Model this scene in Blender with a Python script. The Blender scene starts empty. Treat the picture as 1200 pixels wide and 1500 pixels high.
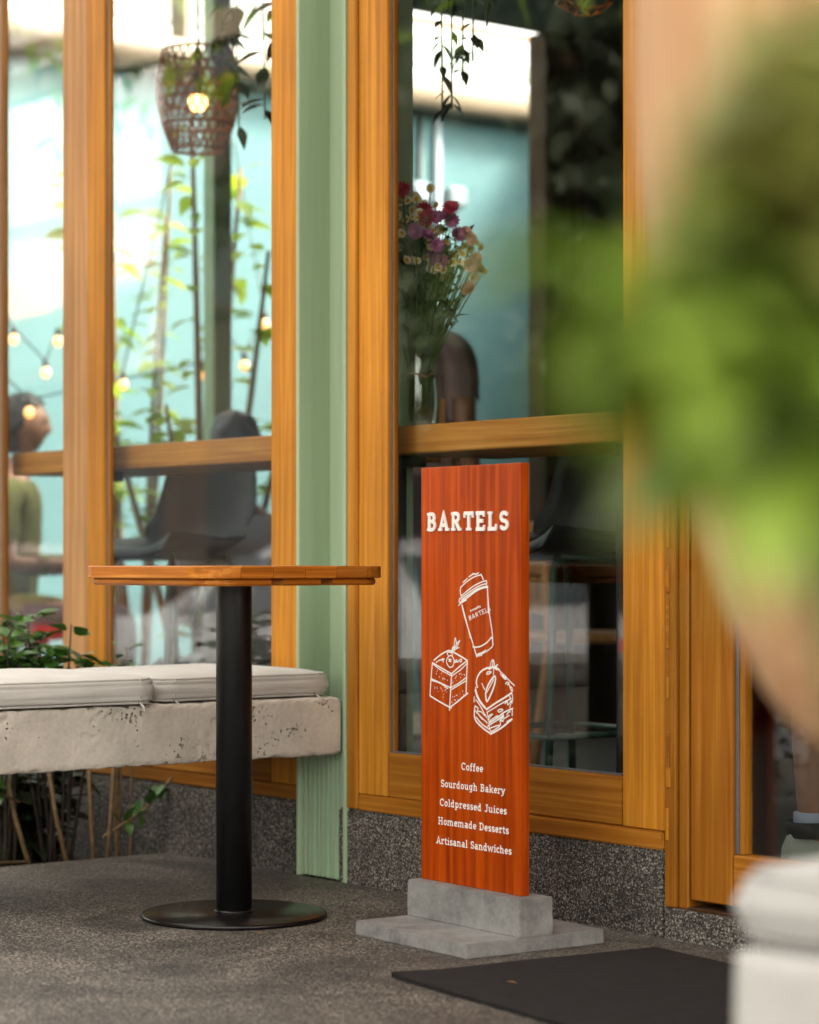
import bpy, bmesh, math, random
from mathutils import Vector, Matrix, noise, Euler
random.seed(7)
PI = math.pi
SC = bpy.context.scene
COL = SC.collection

# ------------------------------------------------------------------ camera, sky, sun, exposure
YAW = math.radians(51.5)
CAM = Vector((3.296, -3.438, 0.76))
cd = bpy.data.cameras.new('camera')
cam = bpy.data.objects.new('camera', cd); COL.objects.link(cam)
cam.location = CAM; cam.rotation_euler = (PI/2, 0, YAW)
cd.sensor_fit = 'VERTICAL'; cd.sensor_height = 36; cd.lens = 85; cd.shift_y = 0.048
cd.clip_start = 0.05; cd.clip_end = 600
cd.dof.use_dof = True; cd.dof.focus_distance = 5.1; cd.dof.aperture_fstop = 2.8
SC.camera = cam
SUN_EL = math.radians(47); SUN_AZ = math.radians(38)     # clockwise from +Y
w = bpy.data.worlds.new('World'); SC.world = w; w.use_nodes = True
wn = w.node_tree.nodes; wl = w.node_tree.links
sky = wn.new('ShaderNodeTexSky'); sky.sky_type = 'NISHITA'; sky.sun_disc = False
sky.sun_elevation = SUN_EL; sky.sun_rotation = SUN_AZ; sky.dust_density = 6; sky.air_density = 1.2; sky.ozone_density = 1
hs = wn.new('ShaderNodeHueSaturation'); hs.inputs['Saturation'].default_value = 0.12
wl.new(sky.outputs[0], hs.inputs['Color'])
wt = wn.new('ShaderNodeVectorMath'); wt.operation = 'MULTIPLY'; wt.inputs[1].default_value = (1.06, 1.0, .90)   # hazy warm overcast
wl.new(hs.outputs[0], wt.inputs[0]); wl.new(wt.outputs[0], wn['Background'].inputs[0]); wn['Background'].inputs[1].default_value = 0.15
sd = bpy.data.lights.new('sun', 'SUN'); sd.energy = 2.0; sd.angle = math.radians(12); sd.color = (1, 0.93, 0.82)
sun = bpy.data.objects.new('sun', sd); COL.objects.link(sun)
sv = Vector((math.sin(SUN_AZ)*math.cos(SUN_EL), math.cos(SUN_AZ)*math.cos(SUN_EL), math.sin(SUN_EL)))
sun.rotation_euler = sv.to_track_quat('Z', 'Y').to_euler(); sun.location = sv*30
vs = SC.view_settings; vs.view_transform = 'Standard'; vs.look = 'None'; vs.exposure = 3.0; vs.gamma = 1
SC.cycles.use_denoising = True
SC.cycles.max_bounces = 10; SC.cycles.transparent_max_bounces = 16; SC.cycles.glossy_bounces = 4
SC.cycles.sample_clamp_indirect = 6

# ------------------------------------------------------------------ materials
def mat(name):
    m = bpy.data.materials.new(name); m.use_nodes = True
    return m, m.node_tree.nodes, m.node_tree.links, m.node_tree.nodes['Principled BSDF']
def plain(name, col, rough=0.5, metal=0, noise_amt=0.15, scale=12, bump=0.0, bscale=200, spec=0.5, emit=None, es=0, coat=0, rnd=0, stretch=None):
    m, n, l, b = mat(name)
    b.inputs['Roughness'].default_value = rough; b.inputs['Metallic'].default_value = metal
    b.inputs['Specular IOR Level'].default_value = spec; b.inputs['Coat Weight'].default_value = coat
    tc = n.new('ShaderNodeTexCoord'); nz = n.new('ShaderNodeTexNoise')
    nz.inputs['Scale'].default_value = scale; nz.inputs['Detail'].default_value = 5
    if stretch:
        mp_ = n.new('ShaderNodeMapping'); mp_.inputs['Scale'].default_value = stretch; l.new(tc.outputs['Object'], mp_.inputs[0]); l.new(mp_.outputs[0], nz.inputs['Vector'])
    else: l.new(tc.outputs['Object'], nz.inputs['Vector'])
    mr = n.new('ShaderNodeMapRange'); mr.inputs[1].default_value = .3; mr.inputs[2].default_value = .7
    mr.inputs[3].default_value = 1-noise_amt; mr.inputs[4].default_value = 1+noise_amt
    l.new(nz.outputs[0], mr.inputs[0])
    src = mr.outputs[0]
    if rnd:
        oi = n.new('ShaderNodeObjectInfo'); m2 = n.new('ShaderNodeMapRange')
        m2.inputs[3].default_value = 1-rnd; m2.inputs[4].default_value = 1+rnd
        l.new(oi.outputs['Random'], m2.inputs[0])
        mu = n.new('ShaderNodeMath'); mu.operation = 'MULTIPLY'; l.new(src, mu.inputs[0]); l.new(m2.outputs[0], mu.inputs[1]); src = mu.outputs[0]
    vm = n.new('ShaderNodeVectorMath'); vm.operation = 'SCALE'; vm.inputs[0].default_value = col
    l.new(src, vm.inputs['Scale']); l.new(vm.outputs[0], b.inputs['Base Color'])
    if bump:
        n2 = n.new('ShaderNodeTexNoise'); n2.inputs['Scale'].default_value = bscale; n2.inputs['Detail'].default_value = 4
        l.new(tc.outputs['Object'], n2.inputs['Vector'])
        bp = n.new('ShaderNodeBump'); bp.inputs['Strength'].default_value = bump; bp.inputs['Distance'].default_value = .004
        l.new(n2.outputs[0], bp.inputs['Height']); l.new(bp.outputs[0], b.inputs['Normal'])
    if emit:
        b.inputs['Emission Color'].default_value = (*emit, 1); b.inputs['Emission Strength'].default_value = es
    return m
def wood(name, c0, c1, c2, axis='Z', rough=0.42, ring=9, coat=0.0, dirt=0.0, hue=0, spec=.13):
    """teak: broad figure, fine pores and streaks that run along the axis"""
    m, n, l, b = mat(name)
    b.inputs['Roughness'].default_value = rough; b.inputs['Specular IOR Level'].default_value = spec; b.inputs['Coat Weight'].default_value = coat; b.inputs['Coat Roughness'].default_value = .25
    tc = n.new('ShaderNodeTexCoord'); oi = n.new('ShaderNodeObjectInfo')
    ad = n.new('ShaderNodeVectorMath'); ad.operation = 'ADD'
    sc = n.new('ShaderNodeVectorMath'); sc.operation = 'SCALE'; sc.inputs[0].default_value = (13.1, 7.7, 9.3)
    l.new(oi.outputs['Random'], sc.inputs['Scale']); l.new(tc.outputs['Object'], ad.inputs[0]); l.new(sc.outputs[0], ad.inputs[1])
    def mp(across, along):
        k = n.new('ShaderNodeMapping'); s = [across]*3; s['XYZ'.index(axis)] = along
        k.inputs['Scale'].default_value = s; l.new(ad.outputs[0], k.inputs['Vector']); return k
    k1 = mp(ring*1.3, ring*.085); n1 = n.new('ShaderNodeTexNoise'); n1.inputs['Scale'].default_value = 1; n1.inputs['Detail'].default_value = 3; n1.inputs['Distortion'].default_value = 1.1
    l.new(k1.outputs[0], n1.inputs['Vector'])
    fr = n.new('ShaderNodeMath'); fr.operation = 'MULTIPLY'; fr.inputs[1].default_value = 26; l.new(n1.outputs[0], fr.inputs[0])
    sn = n.new('ShaderNodeMath'); sn.operation = 'SINE'; l.new(fr.outputs[0], sn.inputs[0])
    k2 = mp(260, 3.2); n2 = n.new('ShaderNodeTexNoise'); n2.inputs['Scale'].default_value = 1; n2.inputs['Detail'].default_value = 5; n2.inputs['Roughness'].default_value = .65
    l.new(k2.outputs[0], n2.inputs['Vector'])
    k3 = mp(70, 1.1); n3 = n.new('ShaderNodeTexNoise'); n3.inputs['Scale'].default_value = 1; n3.inputs['Detail'].default_value = 4
    l.new(k3.outputs[0], n3.inputs['Vector'])
    a = n.new('ShaderNodeMath'); a.operation = 'MULTIPLY_ADD'; a.inputs[1].default_value = .06; l.new(sn.outputs[0], a.inputs[0]); l.new(n3.outputs[0], a.inputs[2])
    a2 = n.new('ShaderNodeMath'); a2.operation = 'MULTIPLY_ADD'; a2.inputs[1].default_value = .6; l.new(n2.outputs[0], a2.inputs[0]); l.new(a.outputs[0], a2.inputs[2])
    c0 = tuple(.5*a_+.5*b_ for a_, b_ in zip(c0, c1))
    cr = n.new('ShaderNodeValToRGB'); e = cr.color_ramp.elements
    e[0].position = .52; e[0].color = (*c0, 1); e[1].position = 1.08; e[1].color = (*c2, 1)
    x = e.new(.78); x.color = (*c1, 1)
    e[0].position = .55; l.new(a2.outputs[0], cr.inputs[0])
    # board to board and blotchy tone
    n4 = n.new('ShaderNodeTexNoise'); n4.inputs['Scale'].default_value = 2.2; n4.inputs['Detail'].default_value = 4; l.new(ad.outputs[0], n4.inputs['Vector'])
    mr = n.new('ShaderNodeMapRange'); mr.inputs[1].default_value = .3; mr.inputs[2].default_value = .7; mr.inputs[3].default_value = .8; mr.inputs[4].default_value = 1.15; l.new(n4.outputs[0], mr.inputs[0])
    m5 = n.new('ShaderNodeMapRange'); m5.inputs[3].default_value = .8; m5.inputs[4].default_value = 1.14; l.new(oi.outputs['Random'], m5.inputs[0])
    mu = n.new('ShaderNodeMath'); mu.operation = 'MULTIPLY'; l.new(mr.outputs[0], mu.inputs[0]); l.new(m5.outputs[0], mu.inputs[1])
    vm = n.new('ShaderNodeVectorMath'); vm.operation = 'SCALE'; l.new(cr.outputs[0], vm.inputs[0]); l.new(mu.outputs[0], vm.inputs['Scale'])
    l.new(vm.outputs[0], b.inputs['Base Color'])
    bp = n.new('ShaderNodeBump'); bp.inputs['Strength'].default_value = .25; bp.inputs['Distance'].default_value = .0015
    l.new(n2.outputs[0], bp.inputs['Height']); l.new(bp.outputs[0], b.inputs['Normal'])
    rr = n.new('ShaderNodeMapRange'); rr.inputs[3].default_value = rough-.08; rr.inputs[4].default_value = rough+.18; l.new(n4.outputs[0], rr.inputs[0]); l.new(rr.outputs[0], b.inputs['Roughness'])
    return m
def aggregate(name, dark, mid, light, scale=260, stain=0.35, rough=.75, tint=(1, 1, 1)):
    """washed stone: chips of dark, grey and pale stone, stained in patches"""
    m, n, l, b = mat(name)
    tc = n.new('ShaderNodeTexCoord')
    vo = n.new('ShaderNodeTexVoronoi'); vo.inputs['Scale'].default_value = scale; l.new(tc.outputs['Object'], vo.inputs['Vector'])
    sp = n.new('ShaderNodeSeparateColor'); l.new(vo.outputs['Color'], sp.inputs[0])
    cr = n.new('ShaderNodeValToRGB'); cr.color_ramp.interpolation = 'CONSTANT'; e = cr.color_ramp.elements
    e[0].position = 0; e[0].color = (*dark, 1); e[1].position = .45; e[1].color = (*mid, 1)
    x = e.new(.72); x.color = tuple(.6*mid[i]+.4*light[i] for i in range(3))+(1,)
    x = e.new(.93); x.color = (*light, 1)
    l.new(sp.outputs[0], cr.inputs[0])
    nz = n.new('ShaderNodeTexNoise'); nz.inputs['Scale'].default_value = 2.6; nz.inputs['Detail'].default_value = 7; nz.inputs['Roughness'].default_value = .6; nz.inputs['Distortion'].default_value = 1.6
    l.new(tc.outputs['Object'], nz.inputs['Vector'])
    mr = n.new('ShaderNodeMapRange'); mr.inputs[1].default_value = .3; mr.inputs[2].default_value = .7; mr.inputs[3].default_value = 1-stain; mr.inputs[4].default_value = 1+stain; l.new(nz.outputs[0], mr.inputs[0])
    vm = n.new('ShaderNodeVectorMath'); vm.operation = 'SCALE'; l.new(cr.outputs[0], vm.inputs[0]); l.new(mr.outputs[0], vm.inputs['Scale'])
    v2 = n.new('ShaderNodeVectorMath'); v2.operation = 'MULTIPLY'; v2.inputs[1].default_value = tint; l.new(vm.outputs[0], v2.inputs[0])
    l.new(v2.outputs[0], b.inputs['Base Color'])
    bp = n.new('ShaderNodeBump'); bp.inputs['Strength'].default_value = .5; bp.inputs['Distance'].default_value = .002
    l.new(vo.outputs['Distance'], bp.inputs['Height']); l.new(bp.outputs[0], b.inputs['Normal'])
    b.inputs['Roughness'].default_value = rough
    return m
def concrete(name, col, rough=.85, amt=.22, s=5, pits=False):
    m, n, l, b = mat(name)
    tc = n.new('ShaderNodeTexCoord')
    n1 = n.new('ShaderNodeTexNoise'); n1.inputs['Scale'].default_value = s; n1.inputs['Detail'].default_value = 8; n1.inputs['Roughness'].default_value = .6; l.new(tc.outputs['Object'], n1.inputs['Vector'])
    n2 = n.new('ShaderNodeTexNoise'); n2.inputs['Scale'].default_value = 130; n2.inputs['Detail'].default_value = 3; l.new(tc.outputs['Object'], n2.inputs['Vector'])
    a = n.new('ShaderNodeMath'); a.operation = 'MULTIPLY_ADD'; a.inputs[1].default_value = .35; l.new(n2.outputs[0], a.inputs[0]); l.new(n1.outputs[0], a.inputs[2])
    mr = n.new('ShaderNodeMapRange'); mr.inputs[1].default_value = .42; mr.inputs[2].default_value = .95; mr.inputs[3].default_value = 1-amt; mr.inputs[4].default_value = 1+amt; l.new(a.outputs[0], mr.inputs[0])
    vm = n.new('ShaderNodeVectorMath'); vm.operation = 'SCALE'; vm.inputs[0].default_value = col; l.new(mr.outputs[0], vm.inputs['Scale']); l.new(vm.outputs[0], b.inputs['Base Color'])
    bp = n.new('ShaderNodeBump'); bp.inputs['Strength'].default_value = .3; bp.inputs['Distance'].default_value = .003; l.new(a.outputs[0], bp.inputs['Height']); l.new(bp.outputs[0], b.inputs['Normal'])
    if pits:
        v = n.new('ShaderNodeTexVoronoi'); v.inputs['Scale'].default_value = 85; v.inputs['Randomness'].default_value = 1
        wp = n.new('ShaderNodeTexNoise'); wp.inputs['Scale'].default_value = 60; wp.inputs['Detail'].default_value = 4; l.new(tc.outputs['Object'], wp.inputs['Vector'])
        wa = n.new('ShaderNodeVectorMath'); wa.operation = 'MULTIPLY_ADD'; wa.inputs[1].default_value = (.02, .02, .02); l.new(wp.outputs['Color'], wa.inputs[0]); l.new(tc.outputs['Object'], wa.inputs[2]); l.new(wa.outputs[0], v.inputs['Vector'])
        nm_ = n.new('ShaderNodeTexNoise'); nm_.inputs['Scale'].default_value = 6.5; nm_.inputs['Detail'].default_value = 5; nm_.inputs['Roughness'].default_value = .7; l.new(tc.outputs['Object'], nm_.inputs['Vector'])
        th = n.new('ShaderNodeMapRange'); th.inputs[1].default_value = .45; th.inputs[2].default_value = .70; th.inputs[3].default_value = -.06; th.inputs[4].default_value = .44; l.new(nm_.outputs[0], th.inputs[0])
        su = n.new('ShaderNodeMath'); su.operation = 'SUBTRACT'; l.new(v.outputs['Distance'], su.inputs[0]); l.new(th.outputs[0], su.inputs[1])
        pm = n.new('ShaderNodeMapRange'); pm.inputs[1].default_value = -.12; pm.inputs[2].default_value = .06; pm.inputs[3].default_value = 0; pm.inputs[4].default_value = 1; l.new(su.outputs[0], pm.inputs[0])
        dk = n.new('ShaderNodeMapRange'); dk.inputs[3].default_value = .5; dk.inputs[4].default_value = 1; l.new(pm.outputs[0], dk.inputs[0])
        v3 = n.new('ShaderNodeVectorMath'); v3.operation = 'SCALE'; l.new(vm.outputs[0], v3.inputs[0]); l.new(dk.outputs[0], v3.inputs['Scale']); l.new(v3.outputs[0], b.inputs['Base Color'])
        b2 = n.new('ShaderNodeBump'); b2.inputs['Strength'].default_value = 1; b2.inputs['Distance'].default_value = .008; l.new(pm.outputs[0], b2.inputs['Height']); l.new(bp.outputs[0], b2.inputs['Normal']); l.new(b2.outputs[0], b.inputs['Normal'])
    b.inputs['Roughness'].default_value = rough
    return m
def linen(name, col):
    m, n, l, b = mat(name)
    tc = n.new('ShaderNodeTexCoord')
    fac = []
    for sx, sy, sz in ((9, 420, 420), (420, 9, 420)):
        k = n.new('ShaderNodeMapping'); k.inputs['Scale'].default_value = (sx, sy, sz); l.new(tc.outputs['Object'], k.inputs[0])
        t = n.new('ShaderNodeTexNoise'); t.inputs['Scale'].default_value = 1; t.inputs['Detail'].default_value = 3; l.new(k.outputs[0], t.inputs['Vector']); fac.append(t)
    n3 = n.new('ShaderNodeTexNoise'); n3.inputs['Scale'].default_value = 9; n3.inputs['Detail'].default_value = 6; l.new(tc.outputs['Object'], n3.inputs['Vector'])
    a = n.new('ShaderNodeMath'); a.operation = 'ADD'; l.new(fac[0].outputs[0], a.inputs[0]); l.new(fac[1].outputs[0], a.inputs[1])
    a2 = n.new('ShaderNodeMath'); a2.operation = 'ADD'; l.new(a.outputs[0], a2.inputs[0]); l.new(n3.outputs[0], a2.inputs[1])
    mr = n.new('ShaderNodeMapRange'); mr.inputs[1].default_value = 1.1; mr.inputs[2].default_value = 1.9; mr.inputs[3].default_value = .85; mr.inputs[4].default_value = 1.1; l.new(a2.outputs[0], mr.inputs[0])
    vm = n.new('ShaderNodeVectorMath'); vm.operation = 'SCALE'; vm.inputs[0].default_value = col; l.new(mr.outputs[0], vm.inputs['Scale']); l.new(vm.outputs[0], b.inputs['Base Color'])
    bp = n.new('ShaderNodeBump'); bp.inputs['Strength'].default_value = .35; bp.inputs['Distance'].default_value = .0012; l.new(a2.outputs[0], bp.inputs['Height']); l.new(bp.outputs[0], b.inputs['Normal'])
    b.inputs['Roughness'].default_value = .92; b.inputs['Specular IOR Level'].default_value = .15; b.inputs['Sheen Weight'].default_value = .1
    return m
def leafmat(name, c0, c1, rough=.35, trans=.35):
    m, n, l, b = mat(name)
    oi = n.new('ShaderNodeObjectInfo'); tc = n.new('ShaderNodeTexCoord')
    nz = n.new('ShaderNodeTexNoise'); nz.inputs['Scale'].default_value = 7; l.new(tc.outputs['Object'], nz.inputs['Vector'])
    a = n.new('ShaderNodeMath'); a.operation = 'MULTIPLY_ADD'; a.inputs[1].default_value = .5; l.new(nz.outputs[0], a.inputs[0]); l.new(oi.outputs['Random'], a.inputs[2])
    mr = n.new('ShaderNodeMapRange'); mr.inputs[1].default_value = .15; mr.inputs[2].default_value = 1.35; l.new(a.outputs[0], mr.inputs[0])
    cr = n.new('ShaderNodeValToRGB'); cr.color_ramp.elements[0].color = (*c0, 1); cr.color_ramp.elements[1].color = (*c1, 1); l.new(mr.outputs[0], cr.inputs[0])
    l.new(cr.outputs[0], b.inputs['Base Color']); b.inputs['Roughness'].default_value = rough
    tr = n.new('ShaderNodeBsdfTranslucent'); l.new(cr.outputs[0], tr.inputs[0])
    mx = n.new('ShaderNodeMixShader'); mx.inputs[0].default_value = trans; l.new(b.outputs[0], mx.inputs[1]); l.new(tr.outputs[0], mx.inputs[2])
    l.new(mx.outputs[0], n['Material Output'].inputs[0])
    return m
def glassmat(name, f0=.045, tint=(.97, .985, .975), smudge=.02):
    m, n, l, b = mat(name); n.remove(b)
    ge = n.new('ShaderNodeNewGeometry')
    dt = n.new('ShaderNodeVectorMath'); dt.operation = 'DOT_PRODUCT'; l.new(ge.outputs['Normal'], dt.inputs[0]); l.new(ge.outputs['Incoming'], dt.inputs[1])
    ab = n.new('ShaderNodeMath'); ab.operation = 'ABSOLUTE'; l.new(dt.outputs['Value'], ab.inputs[0])
    om = n.new('ShaderNodeMath'); om.operation = 'SUBTRACT'; om.inputs[0].default_value = 1; l.new(ab.outputs[0], om.inputs[1])
    pw = n.new('ShaderNodeMath'); pw.operation = 'POWER'; pw.inputs[1].default_value = 5; l.new(om.outputs[0], pw.inputs[0])
    ma = n.new('ShaderNodeMath'); ma.operation = 'MULTIPLY_ADD'; ma.inputs[1].default_value = 1-f0; ma.inputs[2].default_value = f0; l.new(pw.outputs[0], ma.inputs[0])
    tr = n.new('ShaderNodeBsdfTransparent'); tr.inputs[0].default_value = (*tint, 1)
    gl = n.new('ShaderNodeBsdfGlossy'); gl.inputs['Roughness'].default_value = 0.0; gl.inputs[0].default_value = (1, 1, 1, 1)
    mx = n.new('ShaderNodeMixShader'); l.new(ma.outputs[0], mx.inputs[0]); l.new(tr.outputs[0], mx.inputs[1]); l.new(gl.outputs[0], mx.inputs[2])
    l.new(mx.outputs[0], n['Material Output'].inputs[0])
    return m

TK0, TK1, TK2 = (.28, .095, .008), (.49, .19, .017), (.62, .265, .03)
M = dict(
    teak_z=wood('teak_upright', TK0, TK1, TK2, 'Z'),
    teak_x=wood('teak_level', (.17, .05, .005), (.33, .12, .012), (.44, .18, .022), 'X'),
    teak_door=wood('teak_door', (.20, .062, .005), (.35, .125, .012), (.43, .175, .02), 'Z'),
    counter=wood('teak_counter', (.19, .065, .01), (.46, .19, .035), (.58, .27, .06), 'X', ring=16),
    table_y=wood('table_edge_wood', (.16, .035, .004), (.42, .13, .012), (.56, .21, .03), 'Y', rough=.35, coat=.1),
    table=wood('table_wood', (.16, .035, .004), (.42, .13, .012), (.56, .21, .03), 'X', rough=.35, coat=.1),
    sign=wood('sign_wood', (.09, .007, .0008), (.36, .044, .001), (.48, .072, .0015), 'Z', rough=.34, ring=14, coat=.0, spec=.12),
    brown=wood('dark_brown_wood', (.02, .008, .004), (.055, .025, .011), (.09, .045, .02), 'Z'),
    rattan=wood('pale_chair_wood', (.2, .09, .03), (.36, .18, .07), (.46, .26, .11), 'Z'),
    granite=aggregate('washed_granite', (.020, .017, .015), (.078, .069, .06), (.36, .33, .29), 340, .4, tint=(1, .97, .93)),
    floor=aggregate('exposed_aggregate_floor', (.022, .019, .016), (.085, .074, .062), (.27, .245, .215), 300, .62, rough=.62, tint=(1, .965, .92)),
    bench=concrete('bench_concrete', (.50, .45, .385), amt=.3, pits=True),
    grey=concrete('grey_cast_concrete', (.225, .22, .21), rough=.6, amt=.45, s=13),
    pale_concrete=concrete('pale_concrete', (.47, .455, .435), amt=.15),
    old_bark=plain('dark_stem_bark', (.03, .02, .012), .8, noise_amt=.35, scale=60),
    earth=plain('dull_ground', (.05, .045, .035), .95, noise_amt=.4, scale=2), dull_brick=plain('dull_brown_render', (.035, .025, .019), .9, noise_amt=.2, scale=2),
    leaf_olive=leafmat('old_olive_leaf', (.16, .165, .03), (.27, .28, .06), .5, .3),
    teak_muted=wood('muted_teak', (.26, .12, .035), (.40, .195, .07), (.50, .27, .11), 'Z'),  # less orange teak for the narrow left window
    linen=linen('linen', (.51, .485, .45)),
    green=plain('sage_green_paint', (.34, .44, .29), .45, noise_amt=.09, scale=30, stretch=(1, 1, .05), spec=.3, bump=.05, bscale=60),
    green_pale=plain('pale_green_paint', (.33, .50, .30), .45, noise_amt=.1, scale=5),
    black=plain('black_powder_coat', (.006, .006, .0065), .33, noise_amt=.25, scale=30, bump=.06, bscale=300, spec=.4),
    black_base=plain('scuffed_black_steel', (.006, .005, .0045), .27, noise_amt=.8, spec=.35, scale=22, bump=.05, bscale=120),
    rubber=plain('black_rubber_mat', (.014, .012, .012), .9, noise_amt=.3, scale=40, bump=.6, bscale=420, spec=.25),
    gasket=plain('grey_gasket', (.12, .12, .125), .4),
    glass=glassmat('window_glass', .045),
    vase=glassmat('vase_glass', .07, (.9, .95, .9)),
    white=plain('white_paint', (.8, .79, .76), .5, noise_amt=.06),
    dull_white=plain('aged_white_conduit', (.19, .24, .26), .6),
    lettering=plain('white_lettering', (.86, .83, .79), .55, noise_amt=.03),
    teal=plain('teal_wall_paint', (.072, .165, .175), .75, noise_amt=.12, scale=2.5, bump=.1, bscale=40),
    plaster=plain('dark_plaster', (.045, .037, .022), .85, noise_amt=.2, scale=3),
    fascia=plain('warm_grey_fascia', (.32, .29, .25), .7, noise_amt=.2, scale=4),
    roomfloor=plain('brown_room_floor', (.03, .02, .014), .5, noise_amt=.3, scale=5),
    beige=plain('beige_pipe', (.17, .135, .092), .5, noise_amt=.12, scale=8),
    sheet=plain('pale_roof_sheet', (.10, .125, .10), .6, noise_amt=.4, scale=3),
    plastic=plain('black_shell_plastic', (.006, .0065, .005), .5, noise_amt=.1, spec=.2, bump=.05, bscale=500),
    seatgreen=plain('dark_green_steel', (.02, .06, .045), .4),
    clay=wood('tan_clay', (.40, .21, .11), (.55, .31, .16), (.64, .41, .24), 'Z', rough=.75, coat=0, ring=14),
    soil=plain('soil', (.02, .014, .009), .95, noise_amt=.5, scale=40, bump=1, bscale=90),
    bark=plain('stem_bark', (.19, .12, .055), .75, noise_amt=.35, scale=60),
    twig=plain('green_stem', (.07, .13, .025), .5, noise_amt=.3, scale=50),
    leaf=leafmat('glossy_leaf', (.02, .06, .012), (.09, .22, .03), .3, .25),
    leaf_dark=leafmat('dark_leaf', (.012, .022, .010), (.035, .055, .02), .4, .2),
    leaf_lime=leafmat('lime_leaf', (.12, .22, .012), (.32, .42, .03), .5, .45),
    leaf_near=leafmat('near_shrub_leaf', (.10, .18, .012), (.32, .43, .07), .4, .5),
    leaf_tree=leafmat('street_tree_leaf', (.010, .016, .006), (.026, .038, .011), .7, .2),
    petal_white=plain('cream_petal', (.80, .74, .50), .6, noise_amt=.1), pollen=plain('yellow_pollen', (.62, .38, .02), .7),
    petal_crimson=plain('crimson_petal', (.50, .015, .07), .6, rnd=.3), petal_pink=plain('mauve_petal', (.50, .17, .36), .6, rnd=.3),
    petal_blush=plain('blush_petal', (.62, .36, .28), .6, rnd=.2),
    brass=plain('copper_wire', (.35, .16, .06), .35, metal=.8),
    basket=plain('red_brown_wicker', (.32, .12, .06), .6, noise_amt=.3, scale=60),
    bulb=plain('warm_bulb', (1, .7, .35), .4, emit=(1, .45, .12), es=.3),
    bulb_hot=plain('lit_filament_bulb', (1, .7, .35), .4, emit=(1, .5, .15), es=1.2),
    wire=plain('black_cable', (.01, .01, .01), .5),
    skin=plain('skin', (.30, .15, .09), .5, noise_amt=.08), hair=plain('black_hair', (.01, .008, .007), .45, noise_amt=.4, scale=90, bump=.5, bscale=200),
    shirt_grey=plain('grey_white_shirt', (.50, .50, .52), .85, noise_amt=.12, bump=.2, bscale=40), shirt_olive=plain('olive_shirt', (.13, .13, .035), .85, noise_amt=.15, bump=.2, bscale=40),
    shirt_mauve=plain('mauve_brown_shirt', (.17, .115, .105), .85, noise_amt=.15, bump=.2, bscale=40), trousers=plain('dark_trousers', (.035, .03, .035), .85),
    shorts=plain('rust_shorts', (.10, .03, .02), .85), shoe=plain('pale_green_sneaker', (.33, .36, .30), .6), shoe_dark=plain('black_sneaker_collar', (.015, .015, .016), .7), shoe_teal=plain('pale_teal_stripe', (.42, .62, .60), .5), sock=plain('blue_grey_sock', (.35, .40, .52), .9),
    eye=plain('dark_eye', (.02, .015, .012), .2),
    asphalt=plain('asphalt', (.05, .05, .052), .85, noise_amt=.3, scale=30, bump=.4, bscale=150), kerb=concrete('kerb_concrete', (.34, .33, .31)),
    bwhite=plain('white_render', (.44, .45, .45), .8, noise_amt=.06, scale=1), orange=plain('orange_awning', (.75, .25, .07), .7), pane_dark=plain('dark_pane', (.03, .035, .04), .1),
    car_white=plain('white_car_paint', (.22, .22, .23), .3, coat=.6, noise_amt=.03), car_red=plain('maroon_car_paint', (.05, .018, .016), .25, coat=.6, noise_amt=.05), car_silver=plain('silver_car_paint', (.45, .46, .48), .25, coat=.6, noise_amt=.03), tyre=plain('tyre', (.015, .015, .015), .8), rim=plain('alloy', (.5, .5, .5), .3, metal=.8), lamp_red=plain('tail_lamp', (.4, .02, .02), .25), lamp_clear=plain('head_lamp', (.7, .7, .68), .2),
)

# ------------------------------------------------------------------ helpers
def link(name, me, m, parent=None, smooth=False):
    if m is not None and not me.materials:
        for k in (m if isinstance(m, (list, tuple)) else [m]): me.materials.append(k)
    if smooth:
        me.polygons.foreach_set('use_smooth', [True]*len(me.polygons))
    o = bpy.data.objects.new(name, me); COL.objects.link(o)
    if parent is not None: o.parent = parent
    return o
def mk(name, verts, faces, m, parent=None, smooth=False):
    me = bpy.data.meshes.new(name); me.from_pydata([tuple(v) for v in verts], [], faces); me.update()
    return link(name, me, m, parent, smooth)
def bmo(name, bm, m, parent=None, smooth=False):
    me = bpy.data.meshes.new(name); bm.to_mesh(me); bm.free()
    return link(name, me, m, parent, smooth)
def tag(o, label=None, cat=None, group=None, kind=None):
    if label: o['label'] = label
    if cat: o['category'] = cat
    if group: o['group'] = group
    if kind: o['kind'] = kind
    return o
def thing(name, label, cat, loc=(0, 0, 0), rz=0, group=None):
    o = bpy.data.objects.new(name, None); COL.objects.link(o); o.empty_display_size = .1
    o.location = loc; o.rotation_euler = (0, 0, rz)
    return tag(o, label, cat, group)
def add_box(bm, x0, x1, y0, y1, z0, z1):
    v = [bm.verts.new((x, y, z)) for x in (x0, x1) for y in (y0, y1) for z in (z0, z1)]
    for f in ((0, 1, 3, 2), (4, 6, 7, 5), (0, 4, 5, 1), (2, 3, 7, 6), (0, 2, 6, 4), (1, 5, 7, 3)): bm.faces.new([v[i] for i in f])
    return v
def rootof(p):
    while p is not None and p.parent is not None: p = p.parent
    return p
def box(name, x0, x1, y0, y1, z0, z1, m, parent=None, bev=.003, seg=1, local=False):
    """bevelled box; world numbers unless local (then in the thing's own frame)"""
    if parent is not None and not local:
        r = rootof(parent).location; x0 -= r.x; x1 -= r.x; y0 -= r.y; y1 -= r.y; z0 -= r.z; z1 -= r.z
    bm = bmesh.new(); add_box(bm, x0, x1, y0, y1, z0, z1)
    if bev: bmesh.ops.bevel(bm, geom=bm.edges[:], offset=bev, segments=seg, affect='EDGES')
    bmesh.ops.recalc_face_normals(bm, faces=bm.faces[:])
    return bmo(name, bm, m, parent)
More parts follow.
